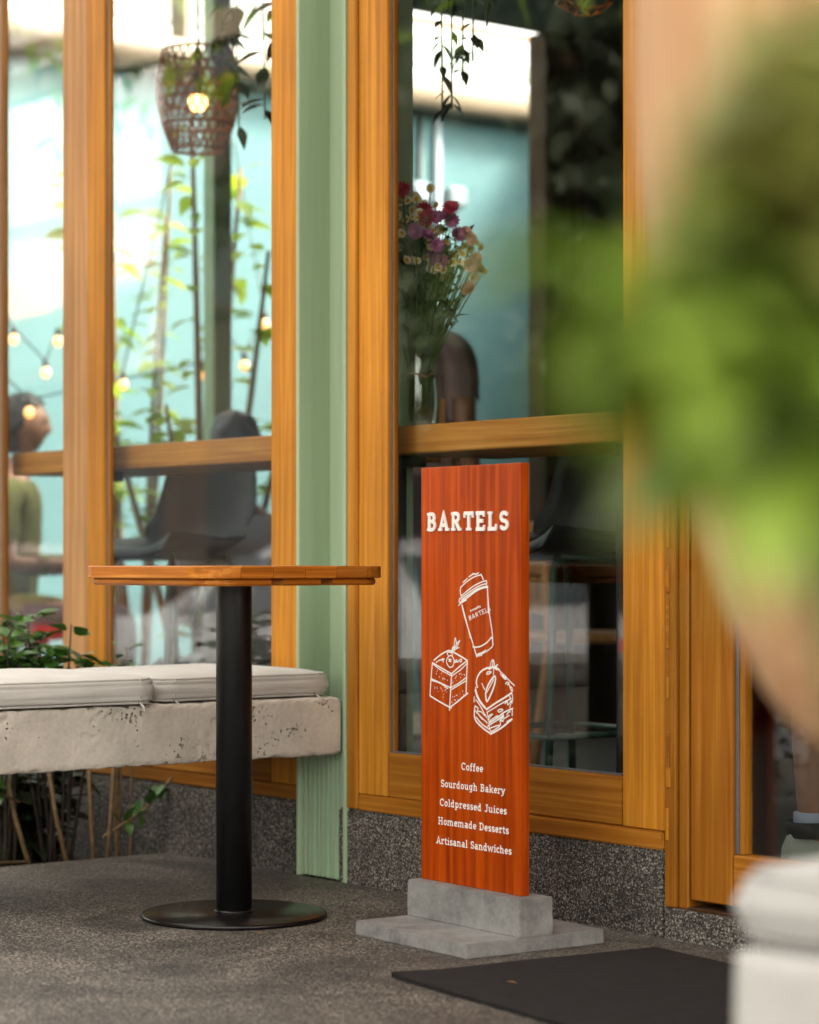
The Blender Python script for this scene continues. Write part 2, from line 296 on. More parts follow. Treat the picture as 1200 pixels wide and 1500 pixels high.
def add_tube(bm, pts, rad, n=6, cap=True):
    pts = [Vector(p) for p in pts]; rings = []
    for i, p in enumerate(pts):
        t = (pts[min(i+1, len(pts)-1)]-pts[max(i-1, 0)]).normalized()
        a = t.orthogonal().normalized() if i == 0 else (rings[-1][1]-t*rings[-1][1].dot(t)).normalized()
        b = t.cross(a); r = rad[i] if isinstance(rad, (list, tuple)) else rad
        rings.append(([bm.verts.new(p+(a*math.cos(2*PI*k/n)+b*math.sin(2*PI*k/n))*r) for k in range(n)], a))
    for i in range(len(rings)-1):
        A, B = rings[i][0], rings[i+1][0]
        for k in range(n): bm.faces.new((A[k], A[(k+1) % n], B[(k+1) % n], B[k]))
    if cap: bm.faces.new(rings[0][0][::-1]); bm.faces.new(rings[-1][0])
def tube(name, pts, rad, m, parent=None, n=8, smooth=True):
    bm = bmesh.new(); add_tube(bm, pts, rad, n); return bmo(name, bm, m, parent, smooth)
def lathe(name, prof, m, parent=None, n=48, smooth=True, squash=1):
    v = []; f = []
    for r, z in prof:
        for k in range(n): v.append((r*math.cos(2*PI*k/n), r*math.sin(2*PI*k/n)*squash, z))
    for i in range(len(prof)-1):
        for k in range(n): f.append((i*n+k, i*n+(k+1) % n, (i+1)*n+(k+1) % n, (i+1)*n+k))
    if prof[0][0] > 1e-4: f.append(tuple(range(n))[::-1])
    if prof[-1][0] > 1e-4: f.append(tuple((len(prof)-1)*n+k for k in range(n)))
    return mk(name, v, f, m, parent, smooth)
def autosmooth(o, ang=35):
    me = o.data; me.polygons.foreach_set('use_smooth', [True]*len(me.polygons))
    bm = bmesh.new(); bm.from_mesh(me)
    for e in bm.edges:
        if len(e.link_faces) == 2 and e.calc_face_angle(0) > math.radians(ang): e.smooth = False
    bm.to_mesh(me); bm.free(); return o

# ------------------------------------------------------------------ ground and street
def sheet(name, x0, x1, y0, y1, z, m, t=.2):
    o = box(name, x0, x1, y0, y1, z-t, z, m, None, 0); return tag(o, kind='structure')
sheet('ground', -150, 150, -150, 150, -.66, M['earth'], .1)
bm = bmesh.new(); add_box(bm, -2.04, 5.5, -3.9, .0, -.65, 0)
tag(bmo('terrace_floor', bm, M['floor']), kind='structure')
sheet('sidewalk', -60, 40, -5.0, -3.904, -.42, M['floor'], .2)
sheet('road', -120, 120, -12, -5.15, -.56, M['asphalt'], .06)
tag(box('kerb', -60, 40, -5.15, -5.0, -.62, -.41, M['kerb'], None, .01), kind='structure')
tag(box('planting_bed', -4.4, -2.044, -3.8, -.004, -.65, -.05, M['soil'], None, 0), kind='structure')
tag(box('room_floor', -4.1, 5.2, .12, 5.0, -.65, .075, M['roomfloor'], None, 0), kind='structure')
tag(box('courtyard_floor', -6.0, -4.104, .12, 5.0, -.65, .02, M['granite'], None, 0), kind='structure')

# ------------------------------------------------------------------ facade: plinth, posts, windows, door
pl = thing('granite_plinth', 'low speckled grey granite plinth under the wooden windows', 'plinth', (-.7, 0, 0))
for x0, x1, z1 in ((-1.3, -.2, .176), (-4.2, -1.468, .181)):
    p = box('plinth_block', x0, x1, 0, .14, -.1, z1, M['granite'], pl, .006, 2)
box('threshold', -.1995, 1.9, -.004, .14, -.1, .062, M['granite'], pl, .006, 2)
box('sill_strip', -.139, 1.2, .004, .1, .062, .069, M['brown'], pl, .001)

gc = thing('steel_post', 'sage green painted steel channel post between the two wooden windows', 'post', (-1.36, .1, 0))
box('flange', -1.464, -1.452, -.004, .2, 0, 2.75, M['green'], gc, .002)
box('flange', -1.274, -1.262, -.006, .2, .0, 2.75, M['green'], gc, .002)
box('web', -1.452, -1.274, .09, .102, 0, 2.75, M['green'], gc, 0)
# fluted foot plate below the bench, streaked with pale drips
box('foot_panel', -1.451, -1.288, .012, .024, .002, .43, M['green'], gc, .001)
for i in range(9):
    x = -1.449+i*.0179
    box('rib', x, x+.0125, .0085, .0125, .002, .43, M['green_pale'] if i in (2, 5, 7) else M['green'], gc, .003)
ZT = 2.62
def casement(r, xl, xr, gx0, gx1, zb, zr, zg, jl=.035, jr=0.0, mz='teak_z'):
    """jamb left/right widths, glass from gx0 to gx1 above zg; bottom rail zr..zg, sill zb..zr"""
    y0, y1 = .004, .036
    if jl: box('jamb', xl, xl+jl, y0-.006, y1, zb+.001, ZT, M[mz], r, .003)
    if jr: box('jamb', xr-jr, xr, y0-.006, y1, zb+.001, ZT, M[mz], r, .003)
    box('sill', xl+jl+.0005, xr-jr-.0005, y0-.004, y1, zb, zr-.001, M['teak_x'], r, .004, 2)
    box('stile', xl+jl+.0008, gx0, y0, y1, zr, ZT, M[mz], r, .0025)
    box('stile', gx1, xr-jr-.0008, y0, y1, zr, ZT, M[mz], r, .0025)
    box('bottom_rail', gx0+.0006, gx1-.0006, y0+.002, y1, zr, zg, M['teak_x'], r, .0035, 2)
    box('top_rail', gx0+.0006, gx1-.0006, y0+.002, y1, ZT-.14, ZT, M['teak_x'], r, .0035, 2)
    # bead and gasket round the pane
    b = .009
    for a0, a1 in ((gx0+.0003, gx0+b), (gx1-b, gx1-.0003)):
        box('glazing_bead', a0, a1, y0+.012, y1-.004, zg+.0005, ZT-.141, M['teak_door'], r, .002)
    box('gasket', gx0+b*.45, gx0+b*.8, y0+.008, y0+.0115, zg+.001, ZT-.142, M['gasket'], r, 0)
    box('gasket', gx0+b+.0005, gx1-b-.0005, y0+.006, y0+.0165, zg+.0005, zg+.004, M['gasket'], r, 0)
    box('pane', gx0+.003, gx1-.003, y0+.017, y0+.022, zg-.01, ZT-.13, M['glass'], r, 0)
w1 = thing('window', 'tall teak framed window behind the wooden cafe sign', 'window', (-.73, 0, .176))
casement(w1, -1.262, -.205, -1.115, -.327, .176, .214, .317, .038, 0)
w2 = thing('window', 'tall teak framed window behind the round-footed table and concrete bench', 'window', (-1.95, 0, .181))
casement(w2, -2.452, -1.4645, -2.368, -1.58, .181, .215, .32, 0, .0)
w3 = thing('window', 'narrow teak framed window at the far left behind the leafy bush', 'window', (-2.7, 0, .181))
casement(w3, -3.03, -2.4525, -2.95, -2.586, .181, .215, .32, 0, 0, 'teak_muted')
for o in list(w3.children):
    if o.name.startswith('stile'): pass
# weathered post by the door
dp = thing('door_post', 'worn teak door post with peeling varnish right of the sign', 'post', (-.17, .0, .07))
box('post_face', -.2035, -.172, .002, .09, .0625, 2.62, M['teak_door'], dp, .003)
box('post_face', -.1705, -.144, .010, .09, .0625, 2.62, M['teak_door'], dp, .003)
for i in range(9):
    z = .16+random.random()*1.0; h = .03+random.random()*.08
    box('varnish_flake', -.196+random.uniform(-.002, .003), -.187+random.uniform(-.003, .004), -.0002-i*.00012, .0022, z, z+h, M['teak_x'] if i % 2 else M['teak_z'], dp, .0008)
dr = thing('door', 'teak and glass entrance door at the right behind the white cushion', 'door', (.3, .03, .085))
dx0, dx1 = -.139, .80
box('stile', dx0, dx0+.114, .012, .06, .082, 2.5, M['teak_door'], dr, .003)
box('stile', dx1-.114, dx1, .012, .06, .082, 2.5, M['teak_door'], dr, .003)
box('bottom_rail', dx0+.1145, dx1-.1145, .014, .058, .082, .183, M['teak_x'], dr, .003)
box('top_rail', dx0+.1145, dx1-.1145, .014, .058, 2.38, 2.5, M['teak_x'], dr, .003)
box('gasket', dx0+.1142, dx0+.122, .022, .05, .184, 2.379, M['gasket'], dr, .001)
box('glazing_bead', dx0+.1225, dx0+.134, .026, .05, .184, 2.379, M['teak_door'], dr, .001)
box('pane', dx0+.117, dx1-.117, .036, .042, .18, 2.385, M['glass'], dr, 0)
h = tube('handle', [Vector(p)-dr.location for p in ((.74, -.03, .9), (.74, -.03, 1.3))], .012, M['black'], dr)
for z in (.93, 1.27): tube('handle_stem', [Vector(p)-dr.location for p in ((.74, -.03, z), (.74, .015, z))], .007, M['black'], dr)
# building carcass
fb = thing('cafe_building', 'cafe building shell with warm grey fascia above the windows', 'building', (0, .1, 0))
box('wall', -4.2, -3.031, .01, .038, 0, 2.6245, M['fascia'], fb, 0)
box('fascia', -4.25, 5.2, .0, .16, 2.755, 3.3, M['fascia'], fb, .005)
box('head_beam', -4.2, 5.2, .006, .15, 2.625, 2.754, M['teak_x'], fb, .004)
box('wall', .82, 5.2, .0, .16, 0, 2.62, M['fascia'], fb, 0)
box('wall', -6.2, -4.2, .01, .16, 0, .9, M['fascia'], fb, 0)
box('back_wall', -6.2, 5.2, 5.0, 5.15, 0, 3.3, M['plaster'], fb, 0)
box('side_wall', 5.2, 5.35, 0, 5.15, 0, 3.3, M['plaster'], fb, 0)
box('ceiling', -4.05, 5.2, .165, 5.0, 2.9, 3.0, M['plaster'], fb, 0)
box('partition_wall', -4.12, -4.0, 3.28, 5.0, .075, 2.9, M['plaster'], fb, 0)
# added canopy, out of view: shades the door side and carries the planter
cp = thing('shade_canopy', 'added grey canopy, out of view, that shades the door side', 'canopy', (1.2, 0, 2.7))
box('canopy_slab', -.75, 4.6, -2.15, -.001, 2.76, 2.86, M['fascia'], cp, .006)
for x in (-.7, .5, 1.7, 2.8, 4.4): box('canopy_rafter', x, x+.06, -2.1, -.001, 2.66, 2.759, M['teak_x'], cp, .004)

# ------------------------------------------------------------------ courtyard behind the room
tw = thing('teal_wall', 'teal painted courtyard wall seen through the windows', 'wall', (-6.08, 2.6, 0))
box('wall_face', -6.2, -6.0, .16, 5.0, 0, 2.98, M['teal'], tw, .004)
bg = thing('roof_gutter', 'beige round gutter along the top of the teal wall', 'gutter', (-5.94, 2.6, 3.05))
tube('pipe', [(0, -2.4, 0), (0, 2.35, 0)], .085, M['beige'], bg, 20)
tube('rod', [(.0, -2.4, .36), (0, 2.35, .36)], .016, M['rattan'], bg, 8)
for y in (-2.2, 0, 2.2): box('bracket', -6.05, -5.93, 2.6+y, 2.63+y, 2.93, 3.4, M['beige'], bg, 0)
ps = thing('roof_panel', 'pale translucent roof sheets above the teal wall', 'roof panel', (-6.6, 2.6, 3.1))
for i in range(8):
    y = -2.9+i*.75
    mk('roof_sheet', [(.4, y, .15), (.4, y+.74, .15), (-1.6, y+.74, .85), (-1.6, y, .85), (.4, y, .17), (.4, y+.74, .17), (-1.6, y+.74, .87), (-1.6, y, .87)],
       [(0, 1, 2, 3), (7, 6, 5, 4), (0, 4, 5, 1), (2, 6, 7, 3), (1, 5, 6, 2), (0, 3, 7, 4)], M['sheet'], ps)
pc = thing('conduit', 'white conduit with clamps on the teal wall', 'conduit', (-5.985, 4.12, 1.0))
tube('pipe', [(0, 0, 0), (0, 0, 1.96)], .022, M['dull_white'], pc, 10)
tube('cable', [(0, -.11, 0), (0, -.11, 1.96)], .012, M['wire'], pc, 6)
for y in (-.13, .1): box('clamp', -5.999, -5.94, 4.12+y-.05, 4.12+y+.06, 2.52, 2.62, M['dull_white'], pc, .012)
def gpost(y0, y1, m, lab, x0=-4.11, x1=-4.0):
    o = thing('courtyard_post', lab, 'post', ((x0+x1)/2, (y0+y1)/2, .0), group=None)
    box('shaft', x0, x1, y0, y1, .0, 2.9, m, o, .004)
    box('foot_plate', x0-.03, x1+.03, y0-.03, y1+.03, .0, .09, m, o, .003)
    return o
gpost(1.46, 1.54, M['green_pale'], 'pale green post behind the seated person with grey shirt', -4.07, -4.0)
gpost(2.2, 2.38, M['plaster'], 'dark olive post behind the vase of flowers')
gpost(3.07, 3.28, M['brown'], 'dark brown wooden post right of the teal wall')
gpost(3.52, 3.62, M['green'], 'dim green post on the dark inner wall', -3.99, -3.9)

# ------------------------------------------------------------------ counter
ct = thing('counter', 'teak bar counter running behind the window glass', 'counter', (-1.6, .26, 1.0))
for x0, x1 in ((-3.02, -1.47), (-1.255, -.40)):
    box('counter_plank', x0, x1, .0875, .26, 1.012, 1.078, M['counter'], ct, .004)
    box('counter_plank', x0, x1, .262, .46, 1.012, 1.078, M['counter'], ct, .004)
for x in (-2.62, -1.6, -1.25, -.45):
    box('bracket', x, x+.04, .1, .2, .985, 1.011, M['black'], ct, .003); box('bracket_leg', x, x+.04, .1, .14, .075, .984, M['black'], ct, .003)

# ------------------------------------------------------------------ bench
def rough_block(name, x0, x1, y0, y1, z0, z1, res, m, parent, seed=0, pit=.007):
    bm = bmesh.new()
    nx, ny, nz = [max(1, int(round(d/res))) for d in (x1-x0, y1-y0, z1-z0)]
    def grid(o, u, v, nu, nv):
        vs_ = [[bm.verts.new(o+u*(i/nu)+v*(j/nv)) for j in range(nv+1)] for i in range(nu+1)]
        for i in range(nu):
            for j in range(nv): bm.faces.new((vs_[i][j], vs_[i+1][j], vs_[i+1][j+1], vs_[i][j+1]))
    O = Vector((x0, y0, z0)); X = Vector((x1-x0, 0, 0)); Y = Vector((0, y1-y0, 0)); Z = Vector((0, 0, z1-z0))
    grid(O, Y, X, ny, nx); grid(O+Z, X, Y, nx, ny); grid(O, X, Z, nx, nz); grid(O+Y, Z, X, nz, nx); grid(O, Z, Y, nz, ny); grid(O+X, Y, Z, ny, nz)
    bmesh.ops.remove_doubles(bm, verts=bm.verts[:], dist=res*.1); bm.normal_update()
    for v in bm.verts:
        p = v.co+Vector((seed, seed*2, 0)); c = v.co
        d = noise.noise(p*9)*.0025
        mask = max(0, noise.noise(p*5+Vector((3, 1, 7)))+.12)
        a = noise.noise(p*60)*.5+noise.noise(p*130)*.6; a2 = noise.noise(p*150+Vector((5, 5, 5)))
        d -= max(0, a-.12)*pit*2.6*mask*2.2 + max(0, a2-.3)*pit*.9
        hz = min(c.z-z0, z1-c.z)/(z1-z0); 
        if hz < .06: d -= abs(noise.noise(p*42))*.008*(1 if c.z < (z0+z1)/2 else .55)
        cx = sum(1 for q, (lo, hi) in zip(c, ((x0, x1), (y0, y1), (z0, z1))) if min(q-lo, hi-q) < res*.3)
        if cx >= 2: d -= .003
        v.co = c+v.normal*d
    o = bmo(name, bm, m, parent, True); return o
bn = thing('concrete_bench', 'rough pitted concrete bench with grey linen cushions beside the green post', 'bench', (-1.5, -.95, 0))
OX, OY = -1.5, -.95
rough_block('seat_slab', -1.76-OX, -1.274-OX, -2.35-OY, -.006-OY, .303, .440, .0055, M['bench'], bn, 1, .007)
box('leg', -1.72, -1.33, -2.2, -2.02, 0, .304, M['bench'], bn, .01, 2)
nb = thing('concrete_bench', 'blurred pale concrete bench end in the bottom right foreground', 'bench', (2.05, -1.2, 0))
rough_block('seat_slab', 1.80-2.05, 2.42-2.05, -1.885+1.2, -.40+1.2, .26, .418, .012, M['pale_concrete'], nb, 9, .006)
for y in (-1.8, -.62): box('leg', 1.86, 2.36, y, y+.16, 0, .262, M['pale_concrete'], nb, .01, 2)

M['linen_near'] = linen('dimmed_linen', (.46, .45, .435))  # linen copy darkened to offset the strong light on the near cushion
def cushion(label, loc, rz, lx, ly, h, group, tilt=0, mate='linen'):
    """boxed seat cushion: soft puffed top, piped seams, end seam and two ties"""
    r = thing('seat_cushion', label, 'cushion', loc, rz, group); r.rotation_euler = (0, tilt, rz)
    nx, ny, nz = 36, 30, 8; bm = bmesh.new()
    bmesh.ops.create_cube(bm, size=1)
    bm.free(); V = []; Fc = []; idx = {}
    def vert(a, b, c):
        k = (a, b, c)
        if k not in idx:
            x, y, z = a/nx*2-1, b/ny*2-1, c/nz*2-1
            # squircle corners in plan
            m_ = max(abs(x), abs(y)); 
            kx = lx/2; ky = ly/2; rc = .045
            X, Y = x*kx, y*ky
            ix, iy = max(abs(X)-(kx-rc), 0), max(abs(Y)-(ky-rc), 0)
            L = math.hypot(ix, iy)
            if L > rc and ix > 0 and iy > 0:
                s = rc/L; X = math.copysign(kx-rc+ix*s, X); Y = math.copysign(ky-rc+iy*s, Y)
            edge = max(abs(x), abs(y))
            puff = (1-x**4)*(1-y**4)
            zz = z*h/2
            inset = (1-abs(z)**3)
            wav = noise.noise(Vector((X*7+loc[1]*3, Y*7, z*2+loc[1])))
            if abs(z) > .98: zz += math.copysign(1, z)*(.009*puff if z > 0 else 0.0)+wav*.0025*puff
            sc_ = 1+.012*(inset-1)
            ro = .010 if abs(z) > .98 and edge > .999 else 0
            if edge > .86 and z > .2: zz -= .013*((edge-.86)/.14)**2.2*z
            if edge > .86 and z < -.2: zz += .010*((edge-.86)/.14)**2.2*-z
            X *= sc_; Y *= sc_
            bul = .009*inset*(1 if edge > .999 else 0)+wav*.002
            if abs(x) > .999: X += math.copysign(bul-ro, x)
            if abs(y) > .999: Y += math.copysign(bul-ro, y)
            idx[k] = len(V); V.append((X, Y, zz+h/2))
        return idx[k]
    for c in (0, nz):
        for a in range(nx):
            for b in range(ny):
                q = [vert(a, b, c), vert(a+1, b, c), vert(a+1, b+1, c), vert(a, b+1, c)]; Fc.append(q if c else q[::-1])
    for a in range(nx):
        for c in range(nz):
            q = [vert(a, 0, c), vert(a+1, 0, c), vert(a+1, 0, c+1), vert(a, 0, c+1)]; Fc.append(q)
            q = [vert(a, ny, c), vert(a+1, ny, c), vert(a+1, ny, c+1), vert(a, ny, c+1)]; Fc.append(q[::-1])
    for b in range(ny):
        for c in range(nz):
            q = [vert(0, b, c), vert(0, b+1, c), vert(0, b+1, c+1), vert(0, b, c+1)]; Fc.append(q[::-1])
            q = [vert(nx, b, c), vert(nx, b+1, c), vert(nx, b+1, c+1), vert(nx, b, c+1)]; Fc.append(q)
    mk('cover', V, Fc, M[mate], r, True)
    for z in (.004, h-.006):
        pts = []
        for i in range(72):
            a = 2*PI*i/72; x, y = math.cos(a), math.sin(a); k = 1/max(abs(x)/(lx/2-.002), abs(y)/(ly/2-.002))
            X, Y = x*k, y*k; rc = .045
            ix, iy = abs(X)-(lx/2-rc), abs(Y)-(ly/2-rc)
            if ix > 0 and iy > 0:
                L = math.hypot(ix, iy)
                if L > rc: X = math.copysign(lx/2-rc+ix*rc/L, X); Y = math.copysign(ly/2-rc+iy*rc/L, Y)
            pts.append((X, Y, z+noise.noise(Vector((X*8, Y*8, z)))*.002))
        bm = bmesh.new(); add_tube(bm, pts+pts[:1], .0028, 5, False); bmo('piping', bm, M[mate], r, True)
    for sy in (-1, 1):
        y = sy*(ly/2-.045)
        tube('side_seam', [(lx/2+.0035, y, .006), (lx/2+.0055, y+.003, h*.5), (lx/2+.003, y, h-.004)], .0016, M[mate], r, 5)
        tube('tie', [(lx/2-.002, y, .006), (lx/2+.010, y+.004, -.004), (lx/2+.013, y+.008, -.02)], [.003, .0028, .002], M['linen'], r, 5)
    return r
G = 'linen cushions on the concrete bench'
cushion('grey linen bench cushion nearest the green post', (-1.530, -.262, .4425), 0, .46, .485, .058, G, 0)
cushion('grey linen bench cushion in the middle of the bench', (-1.506, -.752, .4425), math.radians(-2.5), .47, .465, .062, G, math.radians(0))
cushion('grey linen bench cushion cut off at the left picture edge', (-1.495, -1.185, .4425), math.radians(1.5), .46, .42, .056, G)
cushion('blurred white seat cushion in the bottom right foreground', (2.062, -1.455, .420), math.radians(3), .60, .80, .068, None, 0, 'linen_near')

# ------------------------------------------------------------------ table
tb = thing('cafe_table', 'wooden cafe table with black round steel pedestal beside the bench', 'table', (-.981, -.515, 0), math.radians(2))
lathe('base_plate', [(.196, 0), (.199, .002), (.199, .008), (.196, .0105), (.04, .0125), (0, .0125)], M['black_base'], tb, 64)
lathe('column', [(.0385, .0125), (.0385, .708), (.0385, .709)], M['black'], tb, 48)
lathe('weld_collar', [(.043, .0124), (.0425, .015), (.039, .018)], M['black_base'], tb, 40)
def rsq(hs_, rc, n=10):
    pts = []
    for q in range(4):
        cx, cy = ((1, 1), (-1, 1), (-1, -1), (1, -1))[q]
        for i in range(n+1):
            a = q*PI/2+i/n*PI/2; pts.append((cx*(hs_-rc)+rc*math.cos(a), cy*(hs_-rc)+rc*math.sin(a)))
    return pts
def clip(poly, y, keep):
    out = []
    for i in range(len(poly)):
        a, b = poly[i], poly[(i+1) % len(poly)]
        ia, ib = (a[1]-y)*keep >= 0, (b[1]-y)*keep >= 0
        if ia: out.append(a)
        if ia != ib:
            t = (y-a[1])/(b[1]-a[1]); out.append((a[0]+t*(b[0]-a[0]), y))
    return out
def slab(name, poly, z0, z1, m, parent, bev=.002):
    bm = bmesh.new(); A = [bm.verts.new((x, y, z0)) for x, y in poly]; B = [bm.verts.new((x, y, z1)) for x, y in poly]
    n = len(poly); bm.faces.new(A[::-1]); bm.faces.new(B)
    for i in range(n): bm.faces.new((A[i], A[(i+1) % n], B[(i+1) % n], B[i]))
    bmesh.ops.remove_doubles(bm, verts=bm.verts[:], dist=.0004)
    if bev: bmesh.ops.bevel(bm, geom=[e for e in bm.edges if abs(e.verts[0].co.z-e.verts[1].co.z) < 1e-5], offset=bev, segments=1, affect='EDGES')
    bm.normal_update()
    for f in bm.faces: f.material_index = 1 if abs(f.normal.x) > .6 else 0
    return bmo(name, bm, [m, M['table_y']], parent)
P = rsq(.2475, .085)
n = 6
for i in range(n):
    ya, yb = -.2475+i*.495/n+.0006, -.2475+(i+1)*.495/n-.0006
    slab('plank', clip(clip(P, ya, 1), yb, -1), .7245, .750, M['table'], tb)
P2 = rsq(.238, .08)
for i in range(3):
    ya, yb = -.238+i*.476/3+.001, -.238+(i+1)*.476/3-.001
    if i == 1: ya += .03; yb -= .03
    slab('underside_batten', clip(clip(P2, ya, 1), yb, -1), .7095, .7243, M['table'], tb, .004)
box('mounting_plate', -.1, .1, -.04, .04, .7085, .7094, M['black'], tb, 0, local=True)

# ------------------------------------------------------------------ sign
SGX, SGY, SGR = -.423, -.303, math.radians(-3.2)
sg = thing('sandwich_board_sign', 'tall reddish wooden cafe sign on a stepped grey concrete foot', 'sign', (SGX, SGY, 0), SGR)
def worn_box(name, x0, x1, y0, y1, z0, z1, m, parent, bev, seed):
    bm = bmesh.new(); add_box(bm, x0, x1, y0, y1, z0, z1)
    bmesh.ops.recalc_face_normals(bm, faces=bm.faces[:])
    bmesh.ops.subdivide_edges(bm, edges=bm.edges[:], cuts=14, use_grid_fill=True)
    bmesh.ops.bevel(bm, geom=[e for e in bm.edges if len(e.link_faces) == 2 and e.calc_face_angle(0) > 1], offset=bev, segments=2, affect='EDGES')
    for v in bm.verts: v.co += v.normal*noise.noise(v.co*38+Vector((seed, 0, 0)))*.0012
    return bmo(name, bm, m, parent)
worn_box('foot_slab', -.19, .19, -.17, .17, 0, .029, M['grey'], sg, .002, 1)
worn_box('foot_block', -.1895, .1895, -.041, .041, .0285, .1035, M['grey'], sg, .002, 5)
box('board', -.183, .153, -.0105, .0105, .1036, .953, M['sign'], sg, .001, local=True)
FPX = 85/36*1500
def sgn(px, py):
    """point of the flat board face under a picture position"""
    r = (px-600)/FPX; R_ = Vector((math.cos(YAW), math.sin(YAW), 0)); F_ = Vector((-math.sin(YAW), math.cos(YAW), 0))
    d = F_+R_*r+Vector((0, 0, -(py-822)/FPX))
    ro = Matrix.Rotation(-SGR, 3, 'Z'); o = ro @ (CAM-Vector((SGX, SGY, 0))); d = ro @ d
    k = (-.0105-o.y)/d.y; p = o+d*k
    return p.x, p.z
YS = [0]
def ribbon(bm, pts, wd, y, thick=.0004, closed=False):
    """flat painted stroke lying on the board face (local x,z), facing -y"""
    pts = [Vector(p) for p in pts]
    q = [pts[0]]
    for p in pts[1:]:
        if (p-q[-1]).length > 1e-5: q.append(p)
    pts = q
    if closed: pts = pts+[pts[0]]
    if len(pts) < 2: return
    A = []; B = []
    for i, p in enumerate(pts):
        if closed and i in (0, len(pts)-1): t0 = pts[-1]-pts[-2]; t1 = pts[1]-pts[0]
        else:
            t0 = p-pts[i-1] if i > 0 else pts[1]-p
            t1 = pts[i+1]-p if i < len(pts)-1 else p-pts[i-1]
        t0 = t0.normalized(); t1 = t1.normalized(); t = (t0+t1)
        t = t.normalized() if t.length > 1e-6 else t1
        nn = Vector((-t.y, t.x)); c = max(.55, abs(nn.dot(Vector((-t1.y, t1.x)))))
        wv = wd[i] if isinstance(wd, (list, tuple)) else wd
        A.append(p+nn*(wv/2/c)); B.append(p-nn*(wv/2/c))
    fr = [(bm.verts.new((a.x, y-thick, a.y)), bm.verts.new((b.x, y-thick, b.y)), bm.verts.new((a.x, y, a.y)), bm.verts.new((b.x, y, b.y))) for a, b in zip(A, B)]
    for i in range(len(fr)-1):
        a, b = fr[i], fr[i+1]
        bm.faces.new((a[0], a[1], b[1], b[0])); bm.faces.new((a[0], b[0], b[2], a[2])); bm.faces.new((a[1], a[3], b[3], b[1]))
    if not closed:
        bm.faces.new((fr[0][0], fr[0][2], fr[0][3], fr[0][1])); bm.faces.new((fr[-1][0], fr[-1][1], fr[-1][3], fr[-1][2]))
def arc(cx, cy, rx, ry, a0, a1, n=12):
    return [(cx+rx*math.cos(math.radians(a0+(a1-a0)*i/n)), cy+ry*math.sin(math.radians(a0+(a1-a0)*i/n))) for i in range(n+1)]
